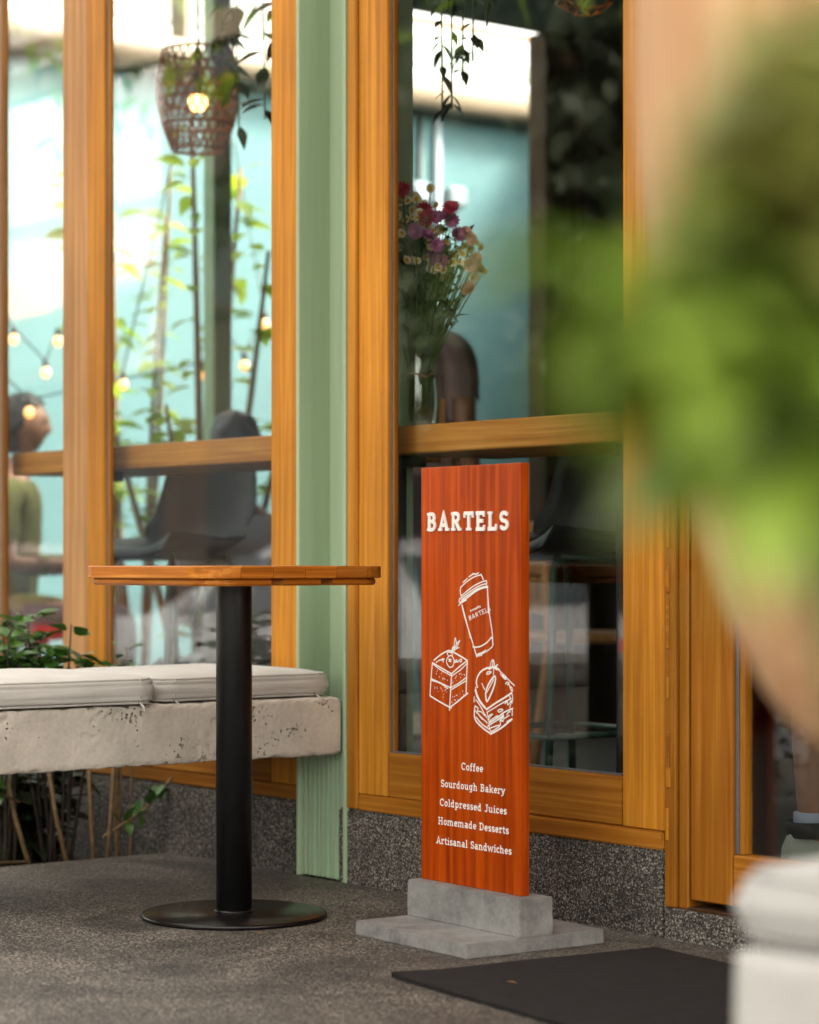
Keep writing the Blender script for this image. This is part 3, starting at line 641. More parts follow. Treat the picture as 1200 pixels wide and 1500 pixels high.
# slab-serif stroke alphabet: (advance, main strokes, serif strokes); cap height 1, x height .7
def glyphs():
    g = {}
    S = lambda x, y, a=.1: [(x-a, y), (x+a, y)]
    b, t, x = .055, .945, .645
    g['o'] = (.50, [arc(.24, .35, .165, .295, 0, 360, 20)], [])
    g['c'] = (.45, [arc(.24, .35, .165, .295, 48, 315, 16)], [[(.36, .50), (.36, .64)]])
    g['e'] = (.48, [arc(.24, .35, .165, .295, 2, 318, 18), [(.09, .36), (.41, .36)]], [])
    g['d'] = (.56, [arc(.22, .35, .15, .295, 30, 330, 16), [(.37, 0), (.37, 1.02)]], [[(.27, .98), (.37, .98)], [(.37, b), (.49, b)]])
    g['p'] = (.56, [[(.13, -.28), (.13, .7)], arc(.28, .35, .15, .295, 150, -150, 16)], [S(.13, -.24, .12), [(.02, x), (.13, x)]])
    g['g'] = (.55, [arc(.22, .36, .15, .285, 30, 330, 16), [(.37, .7), (.37, -.08)]+arc(.22, -.08, .15, .16, 0, -140, 8)], [[(.37, x), (.49, x)]])
    g['b'] = (.56, [[(.13, 0), (.13, 1.02)], arc(.28, .35, .15, .295, 150, -150, 16)], [[(.02, .98), (.13, .98)]])
    g['h'] = (.60, [[(.12, 0), (.12, 1.02)], [(.12, .48)]+arc(.27, .47, .15, .18, 150, 0, 8)+[(.42, 0)]], [[(.02, .98), (.12, .98)], S(.12, b), S(.43, b)])
    g['n'] = (.60, [[(.12, 0), (.12, .7)], [(.12, .48)]+arc(.27, .47, .15, .18, 150, 0, 8)+[(.42, 0)]], [[(.02, x), (.12, x)], S(.12, b), S(.43, b)])
    g['m'] = (.90, [[(.12, 0), (.12, .7)], [(.12, .48)]+arc(.27, .47, .15, .18, 150, 0, 8)+[(.42, 0)], [(.42, .48)]+arc(.57, .47, .15, .18, 150, 0, 8)+[(.72, 0)]], [[(.02, x), (.12, x)], S(.12, b), S(.43, b, .08), S(.73, b)])
    g['r'] = (.44, [[(.13, 0), (.13, .7)], [(.13, .45)]+arc(.29, .45, .15, .2, 150, 60, 6)], [[(.02, x), (.13, x)], S(.14, b, .13), [(.37, .5), (.37, .66)]])
    g['u'] = (.60, [[(.12, .7), (.12, .22)]+arc(.26, .22, .14, .165, 180, 330, 8), [(.42, .7), (.42, 0)]], [[(.01, x), (.12, x)], [(.31, x), (.42, x)], [(.42, b), (.53, b)]])
    g['s'] = (.43, [arc(.215, .505, .135, .14, 40, 260, 10)+arc(.215, .19, .14, .14, 80, -140, 10)], [[(.325, .52), (.325, .66)], [(.095, .04), (.095, .18)]])
    g['a'] = (.53, [[(.09, .55)]+arc(.23, .5, .14, .145, 150, 0, 8)+[(.37, 0)], arc(.22, .21, .145, .155, 25, 335, 14)], [[(.37, b), (.48, b)]])
    g['k'] = (.57, [[(.12, 0), (.12, 1.02)], [(.13, .28), (.43, .66)], [(.22, .4), (.46, .04)]], [[(.02, .98), (.12, .98)], S(.12, b), S(.42, x), S(.47, b)])
    g['y'] = (.54, [[(.09, .66), (.27, .06)], [(.45, .66), (.24, -.12), (.13, -.24), (.04, -.22)]], [S(.09, x), S(.45, x)])
    g['i'] = (.30, [[(.15, 0), (.15, .7)], [(.15, .84), (.15, 1.0)]], [[(.04, x), (.15, x)], S(.15, b, .12)])
    g['l'] = (.30, [[(.15, 0), (.15, 1.02)]], [[(.04, .98), (.15, .98)], S(.15, b, .12)])
    g['f'] = (.37, [[(.15, 0), (.15, .8)]+arc(.28, .8, .13, .18, 180, 60, 7)], [[(.03, x), (.32, x)], S(.15, b, .12)])
    g['t'] = (.37, [[(.14, .9), (.14, .2)]+arc(.26, .2, .12, .145, 180, 310, 6)], [[(.02, x), (.32, x)]])
    g['w'] = (.80, [[(.08, .66), (.22, .03), (.39, .62), (.55, .03), (.69, .66)]], [S(.08, x), S(.69, x)])
    g['C'] = (.60, [arc(.32, .5, .24, .445, 48, 312, 18)], [[(.50, .68), (.50, .97)]])
    g['S'] = (.54, [arc(.27, .715, .18, .225, 35, 265, 12)+arc(.27, .275, .19, .22, 85, -145, 12)], [[(.43, .75), (.43, .96)], [(.1, .04), (.1, .25)]])
    g['B'] = (.62, [[(.14, 0), (.14, 1)], [(.14, t), (.3, t)]+arc(.3, .735, .16, .21, 90, -90, 10)+[(.14, .525)], [(.3, .525)]+arc(.32, .29, .18, .235, 90, -90, 10)+[(.14, b)]], [[(.02, t), (.14, t)], [(.02, b), (.14, b)]])
    g['H'] = (.72, [[(.14, 0), (.14, 1)], [(.54, 0), (.54, 1)], [(.14, .5), (.54, .5)]], [S(.14, t, .12), S(.14, b, .12), S(.54, t, .12), S(.54, b, .12)])
    g['D'] = (.66, [[(.14, 0), (.14, 1)], [(.14, t), (.28, t)]+arc(.28, .5, .26, .445, 90, -90, 14)+[(.14, b)]], [[(.02, t), (.14, t)], [(.02, b), (.14, b)]])
    g['A'] = (.66, [[(.1, .03), (.31, .97), (.53, .03)], [(.17, .3), (.46, .3)]], [S(.1, b, .12), S(.54, b, .12)])
    g['J'] = (.50, [[(.32, 1), (.32, .22)]+arc(.19, .22, .13, .17, 0, -150, 8)], [[(.18, t), (.45, t)]])
    g['R'] = (.66, [[(.14, 0), (.14, 1)], [(.14, t), (.3, t)]+arc(.3, .725, .17, .22, 90, -90, 10)+[(.14, .505)], [(.3, .5), (.5, .05)]], [S(.14, t, .12), S(.14, b, .12), S(.53, b, .1)])
    g['T'] = (.62, [[(.31, 0), (.31, 1)], [(.03, t), (.59, t)]], [[(.06, .70), (.06, .97)], [(.56, .70), (.56, .97)], S(.31, b, .15)])
    g['E'] = (.60, [[(.14, 0), (.14, 1)], [(.02, t), (.52, t)], [(.14, .51), (.41, .51)], [(.02, b), (.54, b)]], [[(.49, .74), (.49, .97)], [(.51, .03), (.51, .28)], [(.40, .40), (.40, .62)]])
    g['L'] = (.58, [[(.14, 0), (.14, 1)], [(.02, b), (.52, b)]], [S(.14, t, .13), [(.50, .03), (.50, .32)]])
    return g
GL = glyphs()
YB = -.0107
def textline(text, x0, x1, z0, z1, cap, wd, wser, name, depth=.0004, parts=None, spx=.0):
    """letters spread between x0 and x1 on a baseline; each letter is its own mesh"""
    adv = sum(GL[c][0]+spx if c != ' ' else .34 for c in text)
    k = (x1-x0)/adv; x = x0
    for i, c in enumerate(text):
        if c == ' ': x += .34*k; continue
        a, ms, ss = GL[c]; bm = bmesh.new(); zb = z0+(z1-z0)*(x-x0)/(x1-x0); lay = 0
        for st, wv in [(s, wd) for s in ms]+[(s, wser) for s in ss]:
            ribbon(bm, [(x+p[0]*k, zb+p[1]*cap) for p in st], wv, YB-lay*.00003, depth); lay += 1
        bmo('letter', bm, M['lettering'], parts)
        x += (a+spx)*k
a = sgn(627.0, 777.5); b = sgn(749.5, 775.7); c = sgn(627.0, 752.0)
board = [o for o in sg.children if o.name.startswith('board')][0]
textline('BARTELS', a[0], b[0], a[1], b[1], c[1]-a[1], .0076, .0052, 'BARTELS', .003, board, .13)
for tx, p, q in (('Coffee', (676.0, 1127.5), (708.6, 1131.3)), ('Sourdough Bakery', (646, 1152.3), (740.6, 1163.6)), ('Coldpressed Juices', (644.5, 1180), (743.2, 1193.4)),
                 ('Homemade Desserts', (642.2, 1207), (746.2, 1222)), ('Artisanal Sandwiches', (639.6, 1235), (750.2, 1252.2))):
    a = sgn(*p); b = sgn(*q); textline(tx, a[0], b[0], a[1], b[1], .0148, .0024, .0021, 'line', .0003, board, .03)
def sketch(name, strokes, org, sc_, wd=.0023):
    bm = bmesh.new(); lay = 0
    for s in strokes:
        ww = wd
        if isinstance(s, tuple): ww, s = wd*s[0], s[1]
        # densify with a smooth curve through the points
        pts = [Vector(sgn(org[0]+x/sc_, org[1]+y/sc_)) for x, y in s]
        if len(pts) > 2:
            out = []
            for i in range(len(pts)-1):
                p0, p1, p2, p3 = pts[max(i-1, 0)], pts[i], pts[i+1], pts[min(i+2, len(pts)-1)]
                for j in range(5):
                    u = j/5; out.append(.5*((2*p1)+(p2-p0)*u+(2*p0-5*p1+4*p2-p3)*u*u+(3*p1-p0-3*p2+p3)*u**3))
            pts = out+[pts[-1]]
        ribbon(bm, pts, ww, YB-(lay % 40)*.00003, .0003); lay += 1
    return bmo(name, bm, M['lettering'], board)
cup = [[(475, 250), (500, 228), (525, 205)], [(540, 190), (575, 165), (610, 150)], [(580, 150), (620, 158), (650, 140)],
       [(455, 300), (520, 240), (600, 188), (672, 165)], (1.2, [(672, 155), (690, 190), (702, 222)]), (1.2, [(452, 295), (448, 350), (458, 400)]),
       [(458, 400), (520, 345), (600, 285), (680, 245), (735, 228)], [(735, 228), (738, 260), (728, 275)], [(728, 262), (650, 290), (560, 345), (480, 405), (440, 425)], [(440, 425), (435, 460), (450, 470)],
       (1.3, [(450, 470), (540, 405), (620, 345), (690, 312), (750, 300)]), [(455, 445), (540, 385), (640, 318), (750, 288)], [(750, 290), (752, 310)], [(430, 505), (450, 480), (520, 440)],
       [(460, 440), (490, 430)], (1.2, [(465, 490), (500, 640), (560, 830), (632, 1072)]), [(470, 500), (530, 730), (560, 860)], (1.2, [(748, 310), (755, 440), (770, 600), (800, 800), (806, 935)]), [(752, 440), (758, 590)],
       (1.2, [(585, 958), (660, 955), (740, 910), (795, 845)]), [(795, 850), (808, 938), (760, 990), (690, 1030), (632, 1042)], [(632, 1058), (680, 1050), (690, 1040)], [(640, 1035), (690, 1018), (730, 990)]]
sketch('cup_drawing', cup, (615, 820), 7.5)
def scribble(base, size, ang, word, wd):
    out = []; x = 0
    for ch in word:
        a, ms, ss = GL[ch]
        for s in ms: out.append((wd, [(base[0]+size*((x+p[0])*math.cos(ang)*1.0)+size*p[1]*math.sin(ang)*.5, base[1]+size*(x+p[0])*math.sin(ang)-size*p[1]*math.cos(ang)*.9) for p in s]))
        x += a+.05
    return out
sketch('cup_lettering', scribble((545, 668), 58, math.radians(-25), 'BARTELS', .62)+scribble((560, 572), 27, math.radians(-25), 'brewed', .5)+scribble((648, 530), 27, math.radians(-25), 'by', .5), (615, 820), 7.5)
rs = random.Random(3)
cake = [(1.3, [(125, 300), (210, 230), (298, 182)]), (1.4, [(298, 182), (350, 200), (440, 250), (520, 300)]), (1.2, [(520, 300), (430, 370), (335, 455)]), (1.2, [(110, 325), (220, 390), (335, 455)]),
        (1.3, [(112, 320), (95, 500), (82, 715)]), (1.3, [(522, 300), (512, 480), (505, 700)]), (1.4, [(335, 460), (325, 640), (310, 890)]), [(120, 345), (225, 420), (330, 475)], [(520, 330), (440, 410), (340, 480)],
        (1.3, [(80, 712), (190, 780), (335, 860)]), (1.3, [(318, 850), (420, 770), (530, 680)]), (1.1, [(95, 512), (200, 560), (325, 620)]), [(95, 530), (210, 570), (295, 632)], [(512, 495), (430, 560), (335, 615)], [(510, 535), (420, 590), (335, 640)],
        [(320, 240), (285, 275), (280, 330), (315, 380), (355, 360), (365, 300), (345, 250), (320, 240)], [(300, 245), (285, 215), (310, 200), (340, 215), (350, 240)],
        [(340, 205), (345, 160), (365, 130)], [(365, 195), (370, 100), (380, 35), (392, 90), (385, 140)], [(375, 150), (405, 95), (432, 68), (410, 120), (385, 160)], [(370, 180), (405, 155), (430, 150)], [(350, 200), (358, 150), (372, 140), (372, 180)],
        [(155, 325), (200, 295), (235, 300), (240, 325)], [(220, 285), (250, 280), (240, 300)], [(300, 285), (335, 290)], [(305, 305), (335, 310)], [(312, 278), (308, 318)], [(328, 280), (325, 320)],
        [(370, 295), (385, 310), (395, 290), (410, 320), (425, 295)], [(430, 300), (445, 285), (460, 300), (445, 318), (430, 300)], [(365, 325), (400, 318)]]
for (x0, x1, ya, yb, sl) in ((115, 315, 380, 480, .5), (345, 500, 420, 500, -.55), (105, 305, 560, 690, .5), (340, 495, 640, 720, -.5)):
    for i in range(15):
        x = rs.uniform(x0, x1); y = rs.uniform(ya, yb)+(x-(x0 if sl > 0 else x1))*sl*(.55 if sl > 0 else .8)
        cake.append((.55, [(x, y), (x+rs.uniform(-4, 4), y+rs.uniform(4, 22))]))
sketch('cake_drawing', cake, (620, 930), 8)
sw = [(1.6, [(640, 620), (625, 560), (640, 490), (690, 420), (770, 385), (860, 390), (900, 420)]), (1.6, [(770, 405), (820, 380), (870, 410)]), [(615, 610), (630, 680), (670, 770), (750, 875)], (1.3, [(610, 640), (640, 740), (700, 830), (755, 880)]),
      (1.5, [(750, 870), (850, 800), (950, 740), (1045, 675)]), [(760, 860), (880, 780)], [(900, 425), (960, 480), (1020, 545), (1075, 595)], [(905, 450), (950, 510), (975, 515), (930, 470)], [(965, 575), (990, 555), (1010, 570), (985, 585)], [(1015, 600), (1045, 625), (1050, 665)], [(1005, 570), (1030, 640), (1045, 660)],
      (1.7, [(735, 700), (745, 640), (780, 560), (830, 490), (850, 500), (840, 580), (800, 690), (750, 780), (735, 700)]), [(745, 680), (800, 580), (830, 520)], [(690, 565), (710, 610), (725, 645)], [(830, 400), (828, 470)], [(745, 460), (760, 435), (800, 435), (770, 460), (745, 460)],
      [(790, 370), (800, 320), (820, 292), (838, 330), (830, 375)], [(810, 370), (820, 340), (822, 300)], [(840, 375), (880, 345)], [(850, 385), (870, 370)],
      (1.5, [(610, 840), (610, 980), (690, 1080), (800, 1160)]), (1.5, [(800, 1160), (920, 1090), (1050, 985)]), (1.2, [(620, 960), (700, 1050), (790, 1110)]), [(615, 890), (690, 970), (760, 1035)], [(630, 900), (700, 990)],
      [(605, 720), (600, 790)], [(620, 760), (660, 810), (700, 880), (750, 970)], [(610, 830), (650, 860), (640, 890), (690, 905), (730, 950)], (1.2, [(770, 1040), (860, 980), (950, 910), (1060, 860)]), (1.2, [(760, 1070), (870, 1000), (950, 930)]),
      [(750, 910), (850, 850), (950, 790), (1040, 745)], [(770, 975), (770, 1000), (790, 960), (820, 930), (790, 940), (770, 960)], [(880, 890), (910, 870), (940, 880), (900, 905), (880, 890)], [(960, 810), (990, 780), (1000, 820), (1040, 770), (1020, 860)], [(1050, 860), (1050, 950)], [(1040, 680), (1055, 720), (1050, 800)], [(1010, 700), (1030, 745)],
      (1.3, [(880, 1000), (920, 960), (950, 955), (910, 1000), (950, 1010)]), [(985, 940), (1010, 905), (1030, 900)], [(940, 990), (990, 960), (1020, 940)], [(780, 1095), (850, 1070), (910, 1055)], [(770, 1060), (790, 1120), (810, 1130), (900, 1070)], [(900, 1010), (910, 1050)], [(770, 1020), (850, 960), (880, 950)], [(755, 905), (765, 1000)], [(980, 1020), (1040, 985)]]
sketch('sandwich_drawing', sw, (620, 930), 8)

# ------------------------------------------------------------------ door mat
bm = bmesh.new()
def _mat():
    nx, ny = 40, 28; V = []
    for k in (0, 1):
        for i in range(nx+1):
            for j in range(ny+1):
                x, y = i/nx*1.0, j/ny*.60
                z = .0015+.0015*noise.noise(Vector((x*5, y*5, 2)))+(.004*max(0, (.1-x)/.1)*max(0, (.12-y)/.12) if k else 0)
                V.append((x, y, max(.0, z)+(.006 if k else 0)))
    F_ = []; N = (nx+1)*(ny+1); I = lambda i, j, k: k*N+i*(ny+1)+j
    for i in range(nx):
        for j in range(ny):
            F_.append((I(i, j, 1), I(i+1, j, 1), I(i+1, j+1, 1), I(i, j+1, 1))); F_.append((I(i, j, 0), I(i, j+1, 0), I(i+1, j+1, 0), I(i+1, j, 0)))
    for i in range(nx):
        F_.append((I(i, 0, 0), I(i+1, 0, 0), I(i+1, 0, 1), I(i, 0, 1))); F_.append((I(i+1, ny, 0), I(i, ny, 0), I(i, ny, 1), I(i+1, ny, 1)))
    for j in range(ny):
        F_.append((I(0, j+1, 0), I(0, j, 0), I(0, j, 1), I(0, j+1, 1))); F_.append((I(nx, j, 0), I(nx, j+1, 0), I(nx, j+1, 1), I(nx, j, 1)))
    return V, F_
bm.free()
V, F_ = _mat(); dm = mk('door_mat', V, F_, M['rubber'], None, False)
dm.location = (-.172, -.722, .0008); dm.rotation_euler = (0, 0, math.radians(-7.5)); tag(dm, 'flat black rubber door mat on the floor before the door', 'door mat')

# ------------------------------------------------------------------ leaves and plants
def leafmesh(name, L, W, m, fold=.25, droop=.2, point=.5):
    prof = [(0, .02), (.15, .55), (.35, .98), (.55, .9), (.78, .5), (1, .0)]
    V = []; F_ = []
    for u, wv in prof:
        z = -droop*L*u*u
        V += [(-wv*W/2, u*L, z+fold*wv*W/2), (0, u*L, z), (wv*W/2, u*L, z+fold*wv*W/2)]
    for i in range(len(prof)-1):
        a = i*3; F_ += [(a, a+1, a+4, a+3), (a+1, a+2, a+5, a+4)]
    me = bpy.data.meshes.new(name); me.from_pydata(V, [], F_); me.update(); me.materials.append(m)
    me.polygons.foreach_set('use_smooth', [True]*len(me.polygons)); return me
def put_leaf(me, parent, p, d, up=Vector((0, 0, 1)), s=1, name='leaf'):
    d = Vector(d).normalized(); u = Vector(up); x = d.cross(u)
    x = x.normalized() if x.length > .01 else d.orthogonal().normalized(); z = x.cross(d)
    o = bpy.data.objects.new(name, me); COL.objects.link(o); o.parent = parent
    R_ = Matrix((x, d, z)).transposed().to_4x4()
    o.matrix_local = Matrix.Translation(Vector(p)) @ R_ @ Matrix.Scale(s, 4); return o
def rv(a=1): return Vector((random.uniform(-a, a), random.uniform(-a, a), random.uniform(-a, a)))
LEAF = leafmesh('leaf', .05, .026, M['leaf']); LEAFD = leafmesh('leaf', .06, .028, M['leaf_dark'], .15, .3); LEAFL = leafmesh('leaf', .11, .06, M['leaf_lime'], .2, .4); LEAFN = leafmesh('leaf', .085, .05, M['leaf_near'], .2, .35)
def shrub(name, label, loc, stems, leafme, nleaf, spread, h0, h1, stemr=.004, ssize=(.7, 1.25), stem_mat='bark', group=None, cat='bush', tops=None):
    """upright stems from the soil, leaves along the upper part of each"""
    r = thing(name, label, cat, loc, 0, group); sp = []
    for i in range(stems):
        a = random.uniform(0, 2*PI); b = Vector((math.cos(a), math.sin(a), 0))
        base = b*random.uniform(0, .06); top = b*random.uniform(.1, 1)*spread+Vector((0, 0, random.uniform(.75, 1)*h1))
        if tops: top = Vector(tops[i % len(tops)])+rv(.03)
        mid = (base+top)/2+rv(.03)+Vector((0, 0, .04)); pts = []
        for k in range(9):
            t = k/8; pts.append(base*(1-t)**2+mid*2*t*(1-t)+top*t*t)
        tube('stem', pts, [stemr*(1.25-.8*k/8) for k in range(9)], M[stem_mat], r, 6); sp.append(pts)
    for i in range(nleaf):
        pts = sp[i % stems]; t = (random.uniform(h0/h1, 1)**(.7 if h0 > .1 else 1.1))*7.99; k = int(t); p = pts[k].lerp(pts[k+1], t-k)
        a = random.uniform(0, 2*PI); d = Vector((math.cos(a), math.sin(a), random.uniform(-.3, .7)))
        off = d*random.uniform(0, .05); put_leaf(leafme, r, p+off*.6, d, (rv(.5)+Vector((0, 0, 1))).normalized(), random.uniform(*ssize))
    return r
shrub('leafy_bush', 'glossy green bush rising behind the middle bench cushion', (-2.16, -.25, -.05), 10, LEAF, 300, .14, .30, .69, .004, (.9, 1.5), 'old_bark')
shrub('leafy_bush', 'glossy green bush behind the cushion at the left picture edge', (-2.17, -.43, -.05), 9, LEAF, 280, .13, .28, .66, .004, (.9, 1.5), 'old_bark')
shrub('leafy_bush', 'small green sprig beside the corner of the bench cushion', (-2.13, -.105, -.05), 4, LEAF, 34, .04, .3, .59)
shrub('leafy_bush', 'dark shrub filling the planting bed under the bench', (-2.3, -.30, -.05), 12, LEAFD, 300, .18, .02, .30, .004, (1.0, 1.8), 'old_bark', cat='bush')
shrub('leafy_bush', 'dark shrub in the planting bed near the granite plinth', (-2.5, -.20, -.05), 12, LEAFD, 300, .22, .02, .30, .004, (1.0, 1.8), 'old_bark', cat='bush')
shrub('leafy_bush', 'added dark shrub blocking light behind the left end of the bench', (-2.4, -.72, -.05), 12, LEAFD, 300, .24, .02, .46, .004, (1, 1.8), 'old_bark')  # added out of view to block light reaching under the bench
shrub('leafy_bush', 'added dark shrub blocking light at the street end of the planting bed', (-2.45, -1.25, -.05), 12, LEAFD, 280, .26, .02, .46, .004, (1, 1.8), 'old_bark')  # second added light blocker, also out of view
hg = thing('light_block_hedge', 'added dense low hedge, mostly unseen, blocking light behind the bench', 'hedge', (-2.75, -1.3, -.05))  # leaf mass added to keep street light from under the bench
V = []; F_ = []
for i in range(9000):
    p = Vector((random.uniform(-.62, .55), random.uniform(-1.3, .9), random.uniform(.0, .44)**1.0))
    if p.y > .55 and p.x > .28-(p.y-.55)*.6: continue
    a_ = rv(1).normalized(); b_ = a_.orthogonal().normalized(); q_ = random.uniform(.014, .026); k = len(V)
    V += [p, p+a_*q_+b_*q_*.5, p+a_*q_*2.2, p+a_*q_-b_*q_*.5]; F_.append((k, k+1, k+2, k+3))
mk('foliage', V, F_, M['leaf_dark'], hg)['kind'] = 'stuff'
for i in range(14):
    x, y = random.uniform(-.5, .45), random.uniform(-1.2, .6); tube('stem', [(x, y, 0), (x+.02, y+.02, .2), (x+random.uniform(-.08, .08), y+random.uniform(-.08, .08), .4)], [.006, .005, .003], M['old_bark'], hg, 6)
# bare canes with a few leaves in front
cn = thing('woody_canes', 'bare tan canes with sparse leaves under the concrete bench', 'plant', (-2.09, -.2, -.05))
for x, y, dx, dy in ((.01, -.07, -.03, -.07), (.015, .0, -.01, -.02), (.0, -.17, -.06, -.08), (.02, .03, .02, .02)):
    tube('cane', [(x, y, 0), (x+dx*.4, y+dy*.5, .16), (x+dx, y+dy, .42)], [.0065, .006, .005], M['bark'], cn, 7)
for pts in (((0, -.19, .05), (.02, -.4, .06), (.0, -.7, .04)), ((-.02, -.2, .2), (.0, -.32, .25), (-.02, -.38, .32)), ((.02, .02, .1), (.05, .12, .16), (.08, .25, .3))):
    tube('side_shoot', pts, [.004, .0035, .002], M['bark'], cn, 6)
    for k in range(24):
        t = random.uniform(.2, 1)*1.99; q = int(t); p = Vector(pts[q]).lerp(Vector(pts[q+1]), t-q); put_leaf(LEAF, cn, p, rv(1)+Vector((0, 0, .3)), (0, 0, 1), random.uniform(.7, 1.3))
# vine tree and string lights in the courtyard
vt = shrub('courtyard_tree', 'slender tree with yellow green leaves in front of the pale green post', (-4.5, 1.75, .02), 6, LEAFL, 210, .35, .5, 2.6, .018, (.6, 1.3), 'bark', None, 'tree',
           tops=[(.1, -.15, 2.5), (-.1, .2, 2.3), (.3, .1, 1.9), (.1, .4, 1.6), (-.3, -.3, 1.5), (.2, -.3, 1.3)])
shrub('courtyard_tree', 'leafy young tree behind the pendant basket lamp', (-5.2, 1.9, .02), 6, LEAFL, 170, .5, .6, 2.5, .014, (.6, 1.2), 'bark', None, 'tree')
def ray(px, py, D):
    r = (px-600)/FPX; return CAM+(Vector((-math.sin(YAW), math.cos(YAW), 0))+Vector((math.cos(YAW), math.sin(YAW), 0))*r+Vector((0, 0, -(py-822)/FPX)))*D
for j, (ch, A, B) in enumerate((([(20, 497, 10.2), (67, 546, 10.1), (85, 500, 10.0), (180, 563, 9.9)], (-5.98, 1.2, 2.6), (-4.12, 1.49, 2.7)),
                                ([(43, 604, 9.4), (300, 548, 9.6), (317, 457, 9.7)], (-5.98, .9, 2.2), (-4.12, 1.52, 2.8)),
                                ([(333, 510, 9.6), (358, 536, 9.9), (388, 475, 10.2)], (-4.12, 1.55, 2.5), (-5.98, 2.9, 2.7)))):
    pts = [ray(*c)+Vector((0, 0, .05)) for c in ch]
    s_ = thing('string_lights', ['string of warm bulbs nearest the left picture edge', 'string of warm bulbs crossing by the pale green post', 'string of warm bulbs against the teal wall above the seated person'][j], 'string lights', pts[0], 0, 'string lights in the courtyard')
    al = [Vector(A)]+pts+[Vector(B)]
    tube('cable', [p-pts[0] for p in al], .004, M['wire'], s_, 5)
    for p in pts:
        bm = bmesh.new(); bmesh.ops.create_uvsphere(bm, u_segments=14, v_segments=10, radius=.019)
        for v in bm.verts: v.co.z *= 1.25; v.co += p-pts[0]+Vector((0, 0, -.05))
        bmo('bulb', bm, M['bulb'], s_, True)
        tube('socket', [p-pts[0]+Vector((0, 0, -.028)), p-pts[0]+Vector((0, 0, .004))], .012, M['wire'], s_, 8)
# woven pendant lamp
def basket_lamp():
    c = ray(290, 150, 7.6)
    r = thing('pendant_lamp', 'red brown woven basket pendant lamp inside the left window', 'lamp', c)
    tube('cord', [(0, 0, .17), (0, 0, 2.9-c.z)], .004, M['wire'], r, 6)
    n = 26; prof = lambda u: (.055+.075*math.sin(u*PI*.62+.35), -.15+.31*u)
    for k in range(n):
        for sgn_ in (-1, 1):
            pts = []
            for i in range(11):
                u = i/10; rr, z = prof(u); a = 2*PI*k/n+sgn_*u*1.1; pts.append((rr*math.cos(a), rr*math.sin(a), z))
            tube('cane', pts, .0028, M['basket'], r, 4)
    for u in (0, .25, .5, .75, 1):
        rr, z = prof(u); bm = bmesh.new(); add_tube(bm, [(rr*math.cos(2*PI*i/30), rr*math.sin(2*PI*i/30), z) for i in range(31)], .005, 5, False); bmo('hoop', bm, M['basket'], r, True)
    bm = bmesh.new(); bmesh.ops.create_uvsphere(bm, u_segments=14, v_segments=10, radius=.03); bmo('bulb', bm, M['bulb_hot'], r, True)
    tube('socket', [(0, 0, .025), (0, 0, .17)], .013, M['wire'], r, 8)
basket_lamp()
def wire_lamp():
    c = ray(858, -22, 6.6)
    r = thing('pendant_lamp', 'black wire geometric pendant lamp at the top of the right window', 'lamp', c)
    R_ = .088; rings = [[(R_*k*math.cos(2*PI*i/6+o), R_*k*math.sin(2*PI*i/6+o), z) for i in range(6)] for k, z, o in ((.5, -.075, 0), (1, -.045, .52), (.75, .07, 0), (.2, .12, .52))]
    for q in range(4):
        for i in range(6):
            tube('wire', [rings[q][i], rings[q][(i+1) % 6]], .0022, M['brass'], r, 5)
            if q < 3:
                tube('wire', [rings[q][i], rings[q+1][i]], .0022, M['brass'], r, 5)
                tube('wire', [rings[q][(i+1) % 6], rings[q+1][i]] if q % 2 == 0 else [rings[q][i], rings[q+1][(i+1) % 6]], .0022, M['brass'], r, 5)
    tube('cord', [(0, 0, .05), (0, 0, 2.9-c.z)], .003, M['wire'], r, 6)
    bm = bmesh.new(); bmesh.ops.create_uvsphere(bm, u_segments=14, v_segments=10, radius=.026); bmo('bulb', bm, M['bulb_hot'], r, True)
wire_lamp()
def hanging_plant(label, c, drops, leaves, sz):
    r = thing('hanging_plant', label, 'plant', (c.x, c.y, 2.62))
    lathe('pot', [(.05, 0), (.08, .02), (.09, .14), (.095, .15), (.085, .15), (.078, .03), (0, .03)], M['clay'], r, 24)
    for k in range(3):
        a = 2*PI*k/3; tube('cord', [(.088*math.cos(a), .088*math.sin(a), .145), (0, 0, .28)], .0022, M['wire'], r, 5)
    for (dx, dy, L) in drops:
        pts = [(dx*.3, dy*.3, .14), (dx*.9, dy*.9, .1), (dx, dy, -L*.35), (dx*1.1+.01, dy*1.1, -L*.7), (dx*1.05, dy*1.05+.01, -L)]
        tube('vine', pts, .0028, M['twig'], r, 5)
        for i in range(leaves):
            t = random.uniform(.5, 1)*3.99; q = int(t); p = Vector(pts[q]).lerp(Vector(pts[q+1]), t-q)
            a = random.uniform(0, 2*PI); put_leaf(LEAFD, r, p, (math.cos(a), math.sin(a), random.uniform(-1.1, .1)), (0, 0, 1), random.uniform(.7, 1.1)*sz)
pv = ray(650, 80, 6.1)
hanging_plant('dark leafed vine hanging at the top of the right window', Vector((pv.x, pv.y, 0)), [(.02, .0, .72), (.05, .04, .60), (-.04, .02, .74), (.09, .05, .52), (.0, .05, .64)], 17, .95)
pv = ray(378, 100, 6.9)
hanging_plant('dark leafed vine hanging at the top right of the left window', Vector((pv.x, pv.y, 0)), [(.02, .0, .60), (.05, .03, .5), (-.06, -.03, .62), (-.09, -.06, .45)], 13, 1.5)

